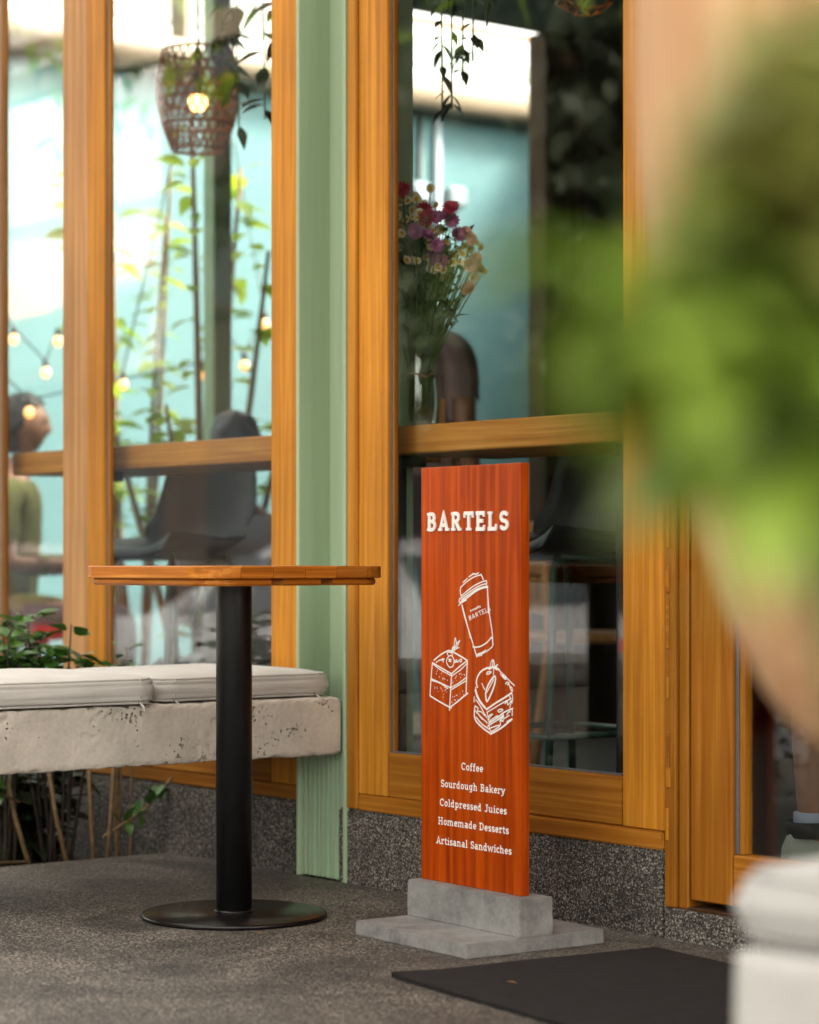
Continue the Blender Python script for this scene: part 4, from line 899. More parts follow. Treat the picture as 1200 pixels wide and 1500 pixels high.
# ------------------------------------------------------------------ vase of flowers
vc = ray(611, 616, 5.83); vx, vy = vc.x, vc.y
va = thing('flower_vase', 'clear glass vase with bound green stems on the counter', 'vase', (vx, vy, 1.0785))
lathe('glass_body', [(.0, .003), (.038, .003), (.044, .012), (.049, .06), (.045, .12), (.036, .165), (.040, .195), (.0385, .196), (.034, .166), (.043, .12), (.047, .06), (.042, .014), (0, .010)], M['vase'], va, 32)
bm = bmesh.new(); add_tube(bm, [(.044*math.cos(2*PI*i/24), .044*math.sin(2*PI*i/24), .128+.004*math.sin(i)) for i in range(25)], .002, 5, False); bmo('twine', bm, M['rattan'], va, True)
bq = thing('flower_bouquet', 'mixed bouquet of daisies, crimson and pink blooms in the glass vase', 'flowers', (vx, vy, 1.0785))
def flower(name, np_, L, W, cr, mp, mc, layers=1, cup=.2):
    bm = bmesh.new()
    for ly in range(layers):
        for k in range(np_):
            a = 2*PI*k/np_+ly*.3; c, s = math.cos(a), math.sin(a); l = L*(1-.25*ly); up = cup+.45*ly
            ps = [(cr*.4, -W*.25), (l*.7, -W*.5), (l, -W*.2), (l, W*.2), (l*.7, W*.5), (cr*.4, W*.25)]
            vs_ = [bm.verts.new((x*c-y*s, x*s+y*c, x*up+ly*.001)) for x, y in ps]; f = bm.faces.new(vs_); f.material_index = 0
    r0 = [bm.verts.new((cr*math.cos(2*PI*k/8), cr*math.sin(2*PI*k/8), .001)) for k in range(8)]; r1 = [bm.verts.new((cr*.6*math.cos(2*PI*k/8), cr*.6*math.sin(2*PI*k/8), cr*.6)) for k in range(8)]
    for k in range(8): f = bm.faces.new((r0[k], r0[(k+1) % 8], r1[(k+1) % 8], r1[k])); f.material_index = 1
    f = bm.faces.new(r1); f.material_index = 1
    me = bpy.data.meshes.new(name); bm.to_mesh(me); bm.free(); me.materials.append(mp); me.materials.append(mc); return me
FL = {'daisy': flower('daisy', 11, .0115, .005, .0055, M['petal_white'], M['pollen']), 'crimson': flower('crimson_bloom', 14, .022, .008, .004, M['petal_crimson'], M['petal_crimson'], 4),
      'pink': flower('pink_bloom', 12, .02, .009, .004, M['petal_pink'], M['petal_pink'], 3, .4), 'blush': flower('blush_bloom', 12, .017, .009, .004, M['petal_blush'], M['petal_blush'], 4, .5)}
VRIGHT = Vector((math.cos(YAW), math.sin(YAW), 0)); VFWD = Vector((-math.sin(YAW), math.cos(YAW), 0))
def bloom(kind, px, py, dep):
    p = ray(px, py, 5.83+dep)-Vector((vx, vy, 1.0785))
    d = (Vector((p.x, p.y, .25))*.6+(CAM-Vector((vx, vy, 1.2))).normalized()*.55+rv(.35)).normalized()
    o = put_leaf(FL[kind], bq, p, d.orthogonal(), d, random.uniform(.85, 1.2), {'daisy': 'daisy', 'crimson': 'crimson_bloom', 'pink': 'pink_bloom', 'blush': 'blush_bloom'}[kind])
    b0 = Vector((random.uniform(-.02, .02), random.uniform(-.02, .02), .02)); m_ = Vector((p.x*.22, p.y*.22, .2+random.uniform(-.02, .02)))
    pts = [b0*(1-t)**2+m_*2*t*(1-t)+p*t*t for t in (0, .2, .4, .6, .8, 1)]
    tube('stem', pts, [.0026, .0026, .0022, .0018, .0015, .0012], M['twig'], bq, 5)
    for k in range(2):
        t = random.uniform(.45, .95); q = b0*(1-t)**2+m_*2*t*(1-t)+p*t*t
        put_leaf(LEAF, bq, q, rv(1)+Vector((0, 0, .4)), (0, 0, 1), random.uniform(.35, .7))
for kx, px, py in (('crimson', 660, 305), ('crimson', 622, 308), ('crimson', 626, 320), ('pink', 640, 318), ('pink', 662, 322), ('pink', 654, 316), ('pink', 640, 360), ('pink', 637, 370), ('pink', 625, 345), ('pink', 670, 345), ('pink', 645, 385), ('blush', 682, 342), ('blush', 693, 350), ('blush', 690, 388), ('blush', 700, 395), ('blush', 698, 380), ('blush', 688, 424), ('crimson', 590, 278), ('pink', 610, 338)):
    bloom(kx, px, py, random.uniform(-.1, -.04))
for px, py in [(random.gauss(638, 30), random.gauss(365, 42)) for _ in range(38)]+[(random.uniform(580, 618), random.uniform(285, 345)) for _ in range(18)]+[(607, 286), (598, 292), (586, 310), (595, 322), (583, 320), (590, 330), (612, 318), (616, 312), (588, 290), (585, 362), (646, 364), (656, 362), (660, 373), (672, 366), (676, 370), (672, 384), (634, 382), (632, 390), (640, 392), (636, 398), (642, 402), (634, 403), (653, 397), (630, 408), (644, 407), (590, 345), (600, 300), (604, 310), (699, 357), (704, 362), (594, 396), (610, 405), (612, 430), (655, 405), (620, 300), (690, 365)]:
    bloom('daisy', px+random.uniform(-2, 2), py+random.uniform(-2, 2), random.uniform(-.08, .05))
for k in range(110):
    px = random.uniform(583, 690); py = random.uniform(350, 500); p = ray(px, py, 5.83+random.uniform(-.05, .07))-Vector((vx, vy, 1.0785))
    if abs(px-625) > 62-(py-350)*.2: continue
    put_leaf(LEAF if k % 2 else LEAFD, bq, p, rv(1)+Vector((0, 0, .3)), (0, 0, 1), random.uniform(.5, 1))
tp = ray(648, 612, 5.85)
nm = thing('number_stand', 'small wooden stick standing beside the vase', 'stand', (tp.x, tp.y, 1.0785)); box('stick', -.006, .006, -.006, .006, 0, .075, M['rattan'], nm, .001, local=True); box('foot', -.02, .02, -.02, .02, 0, .006, M['rattan'], nm, .001, local=True)

# ------------------------------------------------------------------ stools and chair inside
def shell_stool(label, x, y, rz):
    r = thing('bar_stool', label, 'stool', (x, y, .075), rz, 'black shell bar stools at the counter')
    # shell profile from front lip over seat to back top (y from -.2 front to +.22 back)
    prof = [(-.21, .70), (-.19, .722), (-.1, .715), (0, .705), (.09, .712), (.15, .745), (.185, .81), (.205, .9), (.222, 1.0), (.228, 1.03)]
    V = []; F_ = []; n = 14
    for i, (yy, z) in enumerate(prof):
        hw = (.20, .215, .225, .23, .235, .235, .23, .215, .19, .165)[i]
        for k in range(n+1):
            a = k/n*2-1; up = .05*abs(a)**3*(1 if 0 < i < 6 else .5)
            back = -.055*abs(a)**2.5 if i > 4 else 0
            V.append((a*hw, yy+back, z+up))
    m_ = len(V)
    for i, v in enumerate(list(V)): V.append((v[0], v[1]+(.006 if i//(n+1) > 5 else 0), v[2]-(.008 if i//(n+1) <= 5 else .0)))
    for i in range(len(prof)-1):
        for k in range(n):
            a, b = i*(n+1)+k, (i+1)*(n+1)+k; F_.append((a, a+1, b+1, b)); F_.append((m_+a, m_+b, m_+b+1, m_+a+1))
    for i in range(len(prof)-1):
        for k in (0, n): a, b = i*(n+1)+k, (i+1)*(n+1)+k; F_.append((a, b, m_+b, m_+a))
    for k in range(n):
        a = k; F_.append((a, m_+a, m_+a+1, a+1)); a = (len(prof)-1)*(n+1)+k; F_.append((a, a+1, m_+a+1, m_+a))
    mk('shell', V, F_, M['plastic'], r, True)
    for sx in (-1, 1):
        for sy in (-1, 1):
            tube('leg', [(sx*.12, sy*.1, .70), (sx*.15, sy*.14, .66), (sx*.2, sy*.2, 0)], .0105, M['seatgreen'], r, 8)
    for s in (-1, 1):
        tube('foot_rail', [(-.185, s*.18, .26), (.185, s*.18, .26)], .008, M['seatgreen'], r, 6); tube('side_rail', [(s*.185, -.18, .26), (s*.185, .18, .26)], .008, M['seatgreen'], r, 6)
    tube('under_frame', [(-.13, -.1, .695), (.13, -.1, .695), (.13, .1, .695), (-.13, .1, .695), (-.13, -.1, .695)], .009, M['seatgreen'], r, 6)
shell_stool('black plastic shell bar stool behind the left window', -2.95, .60, math.radians(8))
shell_stool('black plastic shell bar stool behind the right window', -1.22, .64, math.radians(-4))
def slat_chair(label, x, y, rz):
    r = thing('wooden_chair', label, 'chair', (x, y, .075), rz)
    box('seat', -.22, .22, -.22, .2, .43, .46, M['rattan'], r, .008, local=True)
    for sx in (-1, 1):
        tube('leg', [(sx*.19, -.18, .43), (sx*.22, -.22, 0)], .016, M['rattan'], r); tube('leg', [(sx*.19, .19, .82), (sx*.19, .18, .43), (sx*.21, .24, 0)], .016, M['rattan'], r)
    for z in (.54, .66, .79): box('back_rail', -.19, .19, .175, .2, z-.02, z+.02, M['rattan'], r, .004, local=True)
    for k in range(7): box('back_slat', -.165+k*.05, -.14+k*.05, .18, .192, .52, .8, M['rattan'], r, .002, local=True)
pp = ray(868, 900, 7.7); slat_chair('pale wooden slat back chair deep inside the right window', pp.x, pp.y, math.radians(150))

# ------------------------------------------------------------------ people
def head_mesh(bm, c, face, s=1.0):
    """head with brow, nose, lips, chin and ears; face is the horizontal look direction"""
    f = Vector(face).normalized(); side = Vector((-f.y, f.x, 0)); n, m_ = 36, 26; rows = []
    def gg(x, z, cx, cz, sx, sz): return math.exp(-((x-cx)/sx)**2-((z-cz)/sz)**2)
    for i in range(m_+1):
        th = PI*i/m_; row = []
        for k in range(n):
            ph = 2*PI*k/n; x = math.sin(th)*math.sin(ph); y = math.sin(th)*math.cos(ph); z = math.cos(th)
            X, Y, Z = x*.074, y*.095, z*.115
            if Z < 0: k2 = 1-.28*(-z)**1.5; X *= k2; Y *= (1-.12*(-z)) if Y > 0 else (1-.35*(-z))
            if Y > 0:
                Y += .015*gg(X, Z, 0, -.024, .012, .015)+.009*gg(X, Z, 0, -.005, .010, .03)+.006*gg(X, Z, 0, -.06, .022, .009)+.010*gg(X, Z, 0, -.098, .025, .02)+.005*gg(X, Z, 0, .03, .05, .012)
                Y -= .008*(gg(X, Z, .03, .008, .013, .012)+gg(X, Z, -.03, .008, .013, .012))
            e = gg(Y, Z, -.008, -.008, .017, .028); X += math.copysign(.014*e, x) if abs(x) > .6 else 0
            row.append(bm.verts.new(Vector(c)+(side*X+f*Y+Vector((0, 0, Z)))*s))
        rows.append(row)
    for i in range(m_):
        for k in range(n): bm.faces.new((rows[i][k], rows[i+1][k], rows[i+1][(k+1) % n], rows[i][(k+1) % n]))
def person(label, loc, rz, joints, rad, edges, headc, face, shirt, trousers_mat, shirt_z=None, leg_z=None, hair_long=False, bare_arm=True, shoes=None):
    r = thing('person', label, 'person', loc, rz)
    names = list(joints); me = bpy.data.meshes.new('skeleton'); me.from_pydata([joints[n_] for n_ in names], [(names.index(a), names.index(b)) for a, b in edges], []); me.update()
    o = bpy.data.objects.new('skeleton', me); COL.objects.link(o)
    o.modifiers.new('skin', 'SKIN'); sub = o.modifiers.new('sub', 'SUBSURF'); sub.levels = sub.render_levels = 2
    sk = me.skin_vertices[0].data
    for i, n_ in enumerate(names):
        q = rad[n_]; sk[i].radius = q if isinstance(q, tuple) else (q, q); sk[i].use_root = (n_ == 'pelvis')
    dg = bpy.context.evaluated_depsgraph_get(); em = bpy.data.meshes.new_from_object(o.evaluated_get(dg)); bpy.data.objects.remove(o)
    bm = bmesh.new(); bm.from_mesh(em); bpy.data.meshes.remove(em)
    def cloth(name, test, grow, m):
        b2 = bm.copy(); b2.normal_update()
        kill = [f for f in b2.faces if not test(f.calc_center_median())]
        bmesh.ops.delete(b2, geom=kill, context='FACES')
        for v in b2.verts: v.co += v.normal*(grow+.003*noise.noise(v.co*22))
        bmo(name, b2, m, r, True)
    cloth('shirt', shirt_z, .012, shirt); cloth('trousers', leg_z, .014, trousers_mat)
    head_mesh(bm, headc, face)
    bmo('body', bm, M['skin'], r, True)
    hb = bmesh.new(); bmesh.ops.create_uvsphere(hb, u_segments=40, v_segments=28, radius=1)
    f = Vector(face).normalized(); sd_ = Vector((-f.y, f.x, 0)); kill = []
    for v in hb.verts:
        x, y, z = v.co; lim = .25+.75*max(0, y)-(0.95 if y < -.1 else .35 if y < .25 else 0)
        if z < lim-.15: kill.append(v)
        g_ = 1+.10*noise.noise(v.co*3.2)+.05*noise.noise(v.co*11); v.co = Vector(headc)+(sd_*x*.088+f*y*.108+Vector((0, 0, z*.130)))*g_
    bmesh.ops.delete(hb, geom=kill, context='VERTS'); bmo('hair', hb, M['hair'], r, True)
    for s in (-1, 1):
        eb = bmesh.new(); bmesh.ops.create_uvsphere(eb, u_segments=12, v_segments=8, radius=.0105)
        for v in eb.verts: v.co += Vector(headc)+sd_*s*.03+f*.078+Vector((0, 0, .008))
        bmo('eye', eb, M['eye'], r, True)
    return r
def hands(J, R_, E, s, wr, dirv, across):
    """palm and five fingers on the named wrist"""
    d = Vector(dirv).normalized(); a = Vector(across).normalized(); w_ = Vector(wr); dn = Vector((0, 0, -1))
    J['palm'+s] = tuple(w_+d*.055); R_['palm'+s] = (.024, .034); E.append(('wrist'+s, 'palm'+s))
    for i, (o_, L) in enumerate(((-.027, .065), (-.009, .075), (.009, .07), (.026, .056))):
        for j in range(3):
            k = 'f%d%d%s' % (i, j, s); J[k] = tuple(w_+d*(.085+L*(j+.4)/2.4)+a*o_+dn*.009*j*j*.6); R_[k] = .0088-.001*j
            E.append(('palm'+s if j == 0 else 'f%d%d%s' % (i, j-1, s), k))
    for j in range(2):
        k = 'th%d%s' % (j, s); J[k] = tuple(w_+d*(.045+.03*j)-a*(.036+.016*j)+dn*.012); R_[k] = .0095; E.append(('palm'+s if j == 0 else 'th0'+s, k))
def base_body(seated, seat=.5, lean=0, arm='down', H=1.0, foot=True):
    J = {}; R_ = {}; E = []
    def j(n_, p, r_, par=None):
        J[n_] = p; R_[n_] = r_
        if par: E.append((par, n_))
    zp = seat+.07 if seated else .93
    j('pelvis', (0, 0, zp), (.15, .115)); j('waist', (0, -.01-lean*.2, zp+.19), (.125, .095), 'pelvis'); j('chest', (0, -.01-lean*.6, zp+.39), (.15, .105), 'waist')
    j('collar', (0, .0-lean*.8, zp+.50), (.09, .07), 'chest'); j('neck', (0, .0-lean, zp+.57), .05, 'collar'); j('skull', (0, -.01-lean*1.1, zp+.64), .052, 'neck')
    for s, n_ in ((-1, 'L'), (1, 'R')):
        j('sh'+n_, (s*.165, .005-lean*.75, zp+.465), .058, 'collar')
        if arm == 'down': el = (s*.22, .03, zp+.19); wr = (s*.225, -.06, zp-.05); dv = (0, -.15, -1); ac = (0, -1, 0)
        else: el = (s*.23, -.05, zp+.2); wr = (s*.13, -.27, zp+.2); dv = (-s*.35, -1, -.1); ac = (s, 0, 0)
        j('el'+n_, el, .041, 'sh'+n_); j('wrist'+n_, wr, (.028, .024), 'el'+n_); hands(J, R_, E, n_, wr, dv, ac)
        if seated:
            j('hip'+n_, (s*.09, -.04, zp-.01), .088, 'pelvis'); j('kn'+n_, (s*.12, -.44, zp-.01), .06, 'hip'+n_); j('calf'+n_, (s*.12, -.43, zp-.2), .052, 'kn'+n_); j('an'+n_, (s*.12, -.40, .09), .036, 'calf'+n_); j('toe'+n_, (s*.13, -.53, .035), (.04, .03), 'an'+n_)
        else:
            j('hip'+n_, (s*.09, 0, .88), .088, 'pelvis'); j('kn'+n_, (s*.1, -.012, .49), .058, 'hip'+n_); j('calf'+n_, (s*.1, .02, .36), .054, 'kn'+n_); j('an'+n_, (s*.1, .015, .09), .036, 'calf'+n_); j('toe'+n_, (s*.11, -.14, .035), (.042, .03), 'an'+n_)
    hc = (0, -.03-lean*1.2, zp+.755)
    return J, R_, E, hc, zp
def mkperson(label, loc, rz, seated, seat, lean, arm, shirt, trs, faceang=0, short_sleeve=True, shorts=False):
    J, R_, E, hc, zp = base_body(seated, seat, lean, arm)
    f = (math.sin(faceang), -math.cos(faceang), 0)
    sh = lambda c: c.z > zp-.02 and c.z < zp+.53 and not (abs(c.x) > .195 and c.z < zp+(.30 if short_sleeve else -.1)) and c.y > -.2
    if seated: lg = lambda c: (c.z <= zp+.03 and c.z > .11 and (c.y < .2)) and not (abs(c.x) > .2 and c.z > zp-.1)
    else: lg = lambda c: c.z <= zp+.03 and c.z > (.5 if shorts else .11) and abs(c.x) < .205
    return person(label, loc, rz, J, R_, E, hc, f, shirt, trs, sh, lg)
def seat_for(label, x, y, rz, h):
    r = thing('low_stool', label, 'stool', (x, y, .075), rz)
    lathe('seat', [(0, h-.035), (.15, h-.035), (.165, h-.02), (.16, h), (0, h)], M['brown'], r, 28)
    for k in range(4):
        a = PI/4+k*PI/2; tube('leg', [(.11*math.cos(a), .11*math.sin(a), h-.03), (.17*math.cos(a), .17*math.sin(a), 0)], .014, M['brown'], r)
q = ray(362, 660, 8.0); mkperson('person with black hair and grey white shirt seated behind the left black stool', (q.x, q.y, .075), math.radians(-100), True, .235, .06, 'fwd', M['shirt_grey'], M['trousers'])
seat_for('dark stool under the seated person in the grey white shirt', q.x, q.y, 0, .215)
q = ray(12, 620, 9.6); mkperson('person with dark hair in an olive top at the left picture edge', (q.x, q.y, .075), math.radians(138), True, .40, .03, 'fwd', M['shirt_olive'], M['trousers'])
seat_for('dark stool under the person in the olive top', q.x, q.y, 0, .38)
q = ray(606, 600, 8.3); mkperson('person in a mauve brown shirt standing behind the flower vase', (q.x, q.y, .075), math.radians(200), False, 0, .05, 'down', M['shirt_mauve'], M['trousers'])
q = ray(1165, 1240, 5.28); p4 = mkperson('person in shorts and sneakers standing inside the glass door', (q.x+.07, q.y+.02, .075), math.radians(128), False, 0, 0, 'down', M['shirt_mauve'], M['shorts'], shorts=True)
def sneaker(r, s):
    bm = bmesh.new(); pr = [(.075, .045, .065), (.055, .05, .115), (.0, .05, .10), (-.07, .052, .075), (-.14, .05, .055), (-.185, .03, .035)]; n = 14; rows = []
    for y, hw, h in pr:
        row = []
        for k in range(n):
            a = PI*k/(n-1); row.append(bm.verts.new((s*.1+math.cos(a)*hw, y+.01, .012+max(0, math.sin(a))**.7*h)))
        rows.append(row)
    for i in range(len(rows)-1):
        for k in range(n-1): bm.faces.new((rows[i][k], rows[i][k+1], rows[i+1][k+1], rows[i+1][k]))
    bm.faces.new(rows[0][::-1]); bm.faces.new(rows[-1]); b = bmo('sneaker', bm, M['shoe'], r, True)
    box('sole', s*.1-.053, s*.1+.053, -.19, .09, 0, .02, M['white'], b, .008, 2, local=True)
    lathe_o = lathe('collar', [(.046, .098), (.05, .115), (.047, .132), (.04, .13)], M['shoe_dark'], b, 20); lathe_o.location = (s*.1, .03, 0)
    so = lathe('sock', [(.042, .11), (.042, .15), (.04, .152)], M['sock'], b, 20); so.location = (s*.1, .02, 0)
    for k in range(2):
        box('stripe', s*.1-.0535, s*.1+.0535, -.06+k*.035, -.045+k*.035, .025, .06, M['shoe_teal'], b, .004, local=True)
for s in (-1, 1): sneaker(p4, s)

# ------------------------------------------------------------------ near foreground: hanging planter and shrub
pc_ = Vector((2.031, -1.976, 1.12))
hp = thing('hanging_planter', 'large tan teardrop planter, out of focus, hanging at the right edge', 'planter', pc_)
prof = []
for i in range(33):
    a = -PI/2+PI*.93*i/32; z = .515*math.sin(a); rr = .18*math.cos(a)*(1+.05*math.sin(a*2)); prof.append((max(rr, .0), z))
prof += [(prof[-1][0]-.012, prof[-1][1]), (prof[-1][0]*.6, prof[-1][1]-.05), (0, prof[-1][1]-.06)]
lathe('bowl', prof, M['clay'], hp, 56)
rim_r, rim_z = prof[32]
for k in range(3):
    a = 2*PI*k/3+.4; tube('cord', [(rim_r*math.cos(a)*.9, rim_r*math.sin(a)*.9, rim_z-.01), (0, 0, rim_z+.45)], .004, M['wire'], hp, 6)
tube('cord', [(0, 0, rim_z+.44), (0, 0, 2.66-pc_.z)], .005, M['wire'], hp, 6)
lp = ray(1560, 620, .80)
LEAFO = leafmesh('leaf', .085, .05, M['leaf_olive'], .2, .35)
sh = thing('potted_shrub', 'bright green leafy shrub, heavily out of focus, nearest the camera at right', 'shrub', (lp.x, lp.y, 0))
lathe('pot', [(.0, 0), (.10, 0), (.13, .22), (.14, .25), (.125, .25), (.12, .22), (0, .22)], M['clay'], sh, 32)
stp = []
for (tx, ty, td) in ((850, 370, .78), (930, 290, .8), (1000, 360, .82), (900, 430, .76), (960, 480, .78), (1080, 300, .84), (1120, 420, .8), (1180, 330, .82), (1150, 520, .76), (1060, 470, .82), (1190, 130, .9), (1080, 110, .95), (1230, 560, .78), (1130, 170, .9), (1260, 440, .78), (1270, 230, .82), (1040, 560, .8), (1180, 610, .8), (1240, 90, .85), (1150, 60, .85), (1220, 180, .8), (1060, 80, .8), (1100, 150, .8), (1170, 120, .78), (1060, 170, .8), (1200, 60, .78), (1130, 100, .8), (1120, 0, .8), (1180, -10, .8), (1230, 10, .8), (1160, 30, .78), (1010, 430, .76), (1090, 380, .78), (1040, 300, .78)):
    top = ray(tx, ty, td)-sh.location; b0 = Vector((random.uniform(-.02, .02), random.uniform(-.02, .02), .2)); m_ = Vector((b0.x, b0.y, top.z*.85))
    pts = [b0*(1-t)**2+m_*2*t*(1-t)+top*t*t for t in [k/8 for k in range(9)]]
    tube('stem', pts, [.005-.0004*k for k in range(9)], M['twig'], sh, 6)
    for i in range(11):
        t = random.uniform(.82, 1); p = b0*(1-t)**2+m_*2*t*(1-t)+top*t*t
        a = random.uniform(0, 2*PI); put_leaf(LEAFO if ty < 200 else LEAFN, sh, p, (math.cos(a), math.sin(a), random.uniform(-.5, .6)), (rv(.5)+Vector((0, 0, 1))), random.uniform(.4, .75))

# ------------------------------------------------------------------ street seen in the window reflections
def car(label, x, y, rz, paint, L=4.3):
    r = thing('parked_car', label, 'car', (x, y, -.56), rz, 'cars parked along the street')
    st = [(-L/2, .45, .62, .55, .70), (-L/2+.08, .35, .80, .78, .80), (-L/2+.5, .30, .92, .92, .86), (-L*.25, .28, .95, .95, .88), (-L*.12, .28, .96, 1.30, .88), (0, .28, .97, 1.46, .88), (L*.15, .28, .97, 1.47, .88), (L*.3, .28, .97, 1.36, .88), (L*.42, .28, .98, 1.02, .87), (L/2-.08, .34, .90, .92, .82), (L/2, .45, .70, .70, .74)]
    rows = []; bm = bmesh.new()
    for (xx, z0, zb, zt, hw) in st:
        cab = zt > zb+.05; tw_ = hw*.74 if cab else hw*.9
        prof_ = [(hw*.85, z0), (hw, z0+.12), (hw*1.02, (z0+zb)/2), (hw*.98, zb), (tw_ if cab else hw*.93, zt-.06 if cab else zb+.01), (tw_*.8, zt)]
        row = [(xx, p[0], p[1]) for p in prof_]+[(xx, -p[0], p[1]) for p in prof_[::-1]]; rows.append([bm.verts.new(v) for v in row])
    for i in range(len(rows)-1):
        for k in range(11): bm.faces.new((rows[i][k], rows[i][k+1], rows[i+1][k+1], rows[i+1][k]))
        bm.faces.new((rows[i][11], rows[i][0], rows[i+1][0], rows[i+1][11]))
    bm.faces.new(rows[0]); bm.faces.new(rows[-1][::-1]); bmesh.ops.recalc_face_normals(bm, faces=bm.faces[:])
    body = bmo('body', bm, paint, r); autosmooth(body, 40)
    for s in (-1, 1):
        for x0, x1, t0, t1 in ((-.48, .02, -.28, .03), (.08, .72, .08, .55), (.78, 1.35, .66, .98)):
            mk('side_window', [(x0, s*.872, 1.0), (x1, s*.872, 1.0), (t1, s*.69, 1.36), (t0, s*.69, 1.36)], [(0, 1, 2, 3)], M['pane_dark'], r)
        for xx in (-L*.31, L*.31):
            wv = lathe('tyre', [(.2, -.1), (.3, -.1), (.325, -.06), (.325, .06), (.3, .1), (.2, .1)], M['tyre'], r, 28); wv.rotation_euler = (PI/2, 0, 0); wv.location = (xx, s*.82, .325)
            rm = lathe('rim', [(0, .085), (.05, .09), (.19, .075), (.205, .1)], M['rim'], wv, 20)
            if s > 0: rm.rotation_euler = (PI, 0, 0)
        box('headlight', -L/2-.01, -L/2+.25, s*.62-.14, s*.62+.14, .62, .76, M['lamp_clear'], r, .03, 2, local=True); box('tail_light', L/2-.2, L/2+.012, s*.64-.12, s*.64+.12, .7, .84, M['lamp_red'], r, .03, 2, local=True)
        box('mirror', -.5, -.38, s*.98-.08, s*.98+.08, .96, 1.08, paint, r, .03, 2, local=True)
    mk('windscreen', [(-L*.235, .72, .985), (-L*.235, -.72, .985), (-L*.03, -.6, 1.43), (-L*.03, .6, 1.43)], [(0, 1, 2, 3)], M['pane_dark'], r)
    mk('rear_window', [(L*.415, .7, 1.06), (L*.415, -.7, 1.06), (L*.31, -.6, 1.36), (L*.31, .6, 1.36)], [(0, 3, 2, 1)], M['pane_dark'], r)
car('pale grey parked car reflected in the right window', -9.7, -6.3, 0, M['car_white'])
car('dark maroon parked car reflected in the left window', -14.6, -6.25, 0, M['car_red'])
car('silver parked car reflected in the far left pane', -19.6, -6.35, PI, M['car_silver'])
car('pale grey parked car farther along the road', -25, -6.3, 0, M['car_white'])
bl = thing('street_building', 'white building with orange awning across the street, seen in reflections', 'building', (-32, -18, -.65))
box('wall', -46, -23.8, -24, -14, -.65, 11, M['bwhite'], bl, 0)
for z in (3.3, 5.6, 8.2, 10.6): box('floor_band', -46.1, -23.7, -14.0, -13.8, z, z+.22, M['kerb'], bl, 0)
for fl in range(3):
    for k in range(6):
        x = -45+k*2.7; wv = box('window', x, x+1.6, -14.02, -13.95, 5.0+fl*2.6, 6.4+fl*2.6, M['pane_dark'], bl, 0); box('sill', x-.1, x+1.7, -14, -13.85, 4.92+fl*2.6, 4.99+fl*2.6, M['bwhite'], wv, 0)
for k in range(4): mk('awning', [(-13.6+k*5.5+v[0], v[1], v[2]+1.35) for v in ((0, 4.2, 4.1), (5.2, 4.2, 4.1), (5.2, 5.8, 3.3), (0, 5.8, 3.3), (0, 4.2, 4.05), (5.2, 4.2, 4.05), (5.2, 5.8, 3.25), (0, 5.8, 3.25))], [(0, 1, 2, 3), (7, 6, 5, 4), (3, 2, 6, 7), (0, 4, 5, 1), (1, 5, 6, 2), (0, 3, 7, 4)], M['orange'], bl)
for k in range(5): box('shop_front', -45.6+k*4.4, -41.4+k*4.4, -14.02, -13.9, -.3, 3.25, M['pane_dark'], bl, 0)
bd = thing('street_building', 'dull brown building behind the street trees, seen in reflections', 'building', (-13, -19, -.65))
box('wall', -23.79, -2, -22.4, -13.86, -.65, 10.5, M['dull_brick'], bd, 0)
for fl in range(3):
    for k in range(7):
        x = -22.6+k*3.0; wv = box('window', x, x+1.3, -13.88, -13.81, 1.0+fl*3, 2.6+fl*3, M['pane_dark'], bd, 0); box('sill', x-.1, x+1.4, -13.86, -13.76, .92+fl*3, .99+fl*3, M['dull_brick'], wv, 0)
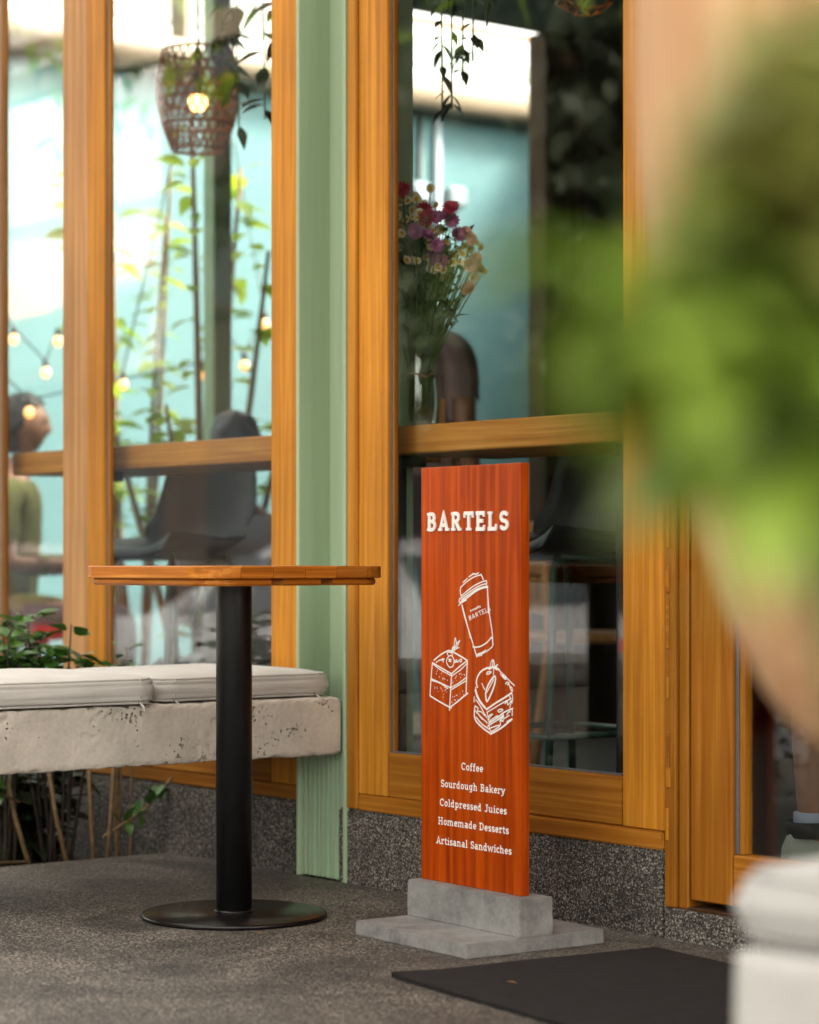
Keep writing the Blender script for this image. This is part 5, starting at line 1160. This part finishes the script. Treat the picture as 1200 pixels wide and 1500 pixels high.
def street_tree(label, x, y, h, rad, n):
    r = thing('street_tree', label, 'tree', (x, y, -.66), random.uniform(0, 6), 'trees across the street')
    bm = bmesh.new(); tips = []
    add_tube(bm, [(0, 0, 0), (.05, .03, h*.25), (-.03, .08, h*.5), (.05, 0, h*.75)], [.18, .14, .1, .05], 10)
    for k in range(9):
        a = 2*PI*k/9+random.random(); z = h*random.uniform(.3, .6); e = Vector((math.cos(a)*rad*.7, math.sin(a)*rad*.7, z+h*random.uniform(.1, .3))); add_tube(bm, [(0, .05, z), e*.55+Vector((0, 0, z*.5)), e], [.06, .04, .015], 6); tips.append(e)
    bmo('trunk', bm, M['bark'], r, True)
    V = []; F_ = []; cl = [t+rv(.4) for t in tips]+[Vector((random.uniform(-1, 1)*rad*.7, random.uniform(-1, 1)*rad*.7, h*random.uniform(.2, .95))) for _ in range(44)]
    for i in range(n):
        c = random.choice(cl); d = rv(1).normalized()*rad*.33*random.random()**.4; p = c+d; a = rv(1).normalized(); b = a.orthogonal(); s = random.uniform(.09, .17); k = len(V)
        V += [p, p+a*s+b*s*.4, p+a*s*2, p+a*s-b*s*.4]; F_.append((k, k+1, k+2, k+3))
    o = mk('crown', V, F_, M['leaf_tree'], r); o['kind'] = 'stuff'
for i, (x, y, h, rr) in enumerate(((-15.4, -12.0, 11, 2.3), (-18.0, -12.3, 12, 1.8), (-12.4, -11.8, 11, 2.5), (-9.6, -13.4, 10, 2.6), (-6, -13.5, 9, 2.5))):
    street_tree('broad green tree across the street, ' + ['second', 'nearest', 'third', 'fourth', 'farthest'][i] + ' from the white building', x, y, h, rr, 9000)
# pergola beam with creeper on the street side of the terrace
pg = thing('pergola', 'pale timber pergola beam with creeper at the street edge of the terrace', 'pergola', (-3.2, -3.7, 0))
box('beam', -12.2, .6, -3.76, -3.64, 3.5, 3.66, M['beige'], pg, .006)
for x in (-12.1, .3): box('post', x, x+.12, -3.76, -3.64, -.65, 3.5, M['green'], pg, .006)
for i in range(150):
    x = random.uniform(-9.5, -4); put_leaf(LEAFL, pg, Vector((x, -3.7+random.uniform(-.15, .15), random.uniform(3.2, 3.9)))-pg.location, rv(1)-Vector((0, 0, .4)), (0, 0, 1), random.uniform(1, 1.8))

# ------------------------------------------------------------------ fallen bits
DRY = leafmesh('dry_leaf', .028, .009, plain('dry_leaf_brown', (.36, .17, .05), .8), .3, .15)
for lab, (x, y, z, a) in (('tiny dry leaf lying on the black door mat', (.03, -.62, .0105, .6)), ('tiny dry leaf on the floor left of the table foot', (-1.16, -.67, .003, 2.0)), ('tiny dry leaf on the floor before the concrete sign foot', (-.75, -.62, .003, 1.0))):
    o = put_leaf(DRY, None, (x, y, z), (math.cos(a), math.sin(a), .05), (0, 0, 1), .8, 'dry_leaf'); tag(o, lab, 'leaf', 'dry leaf bits on the floor')
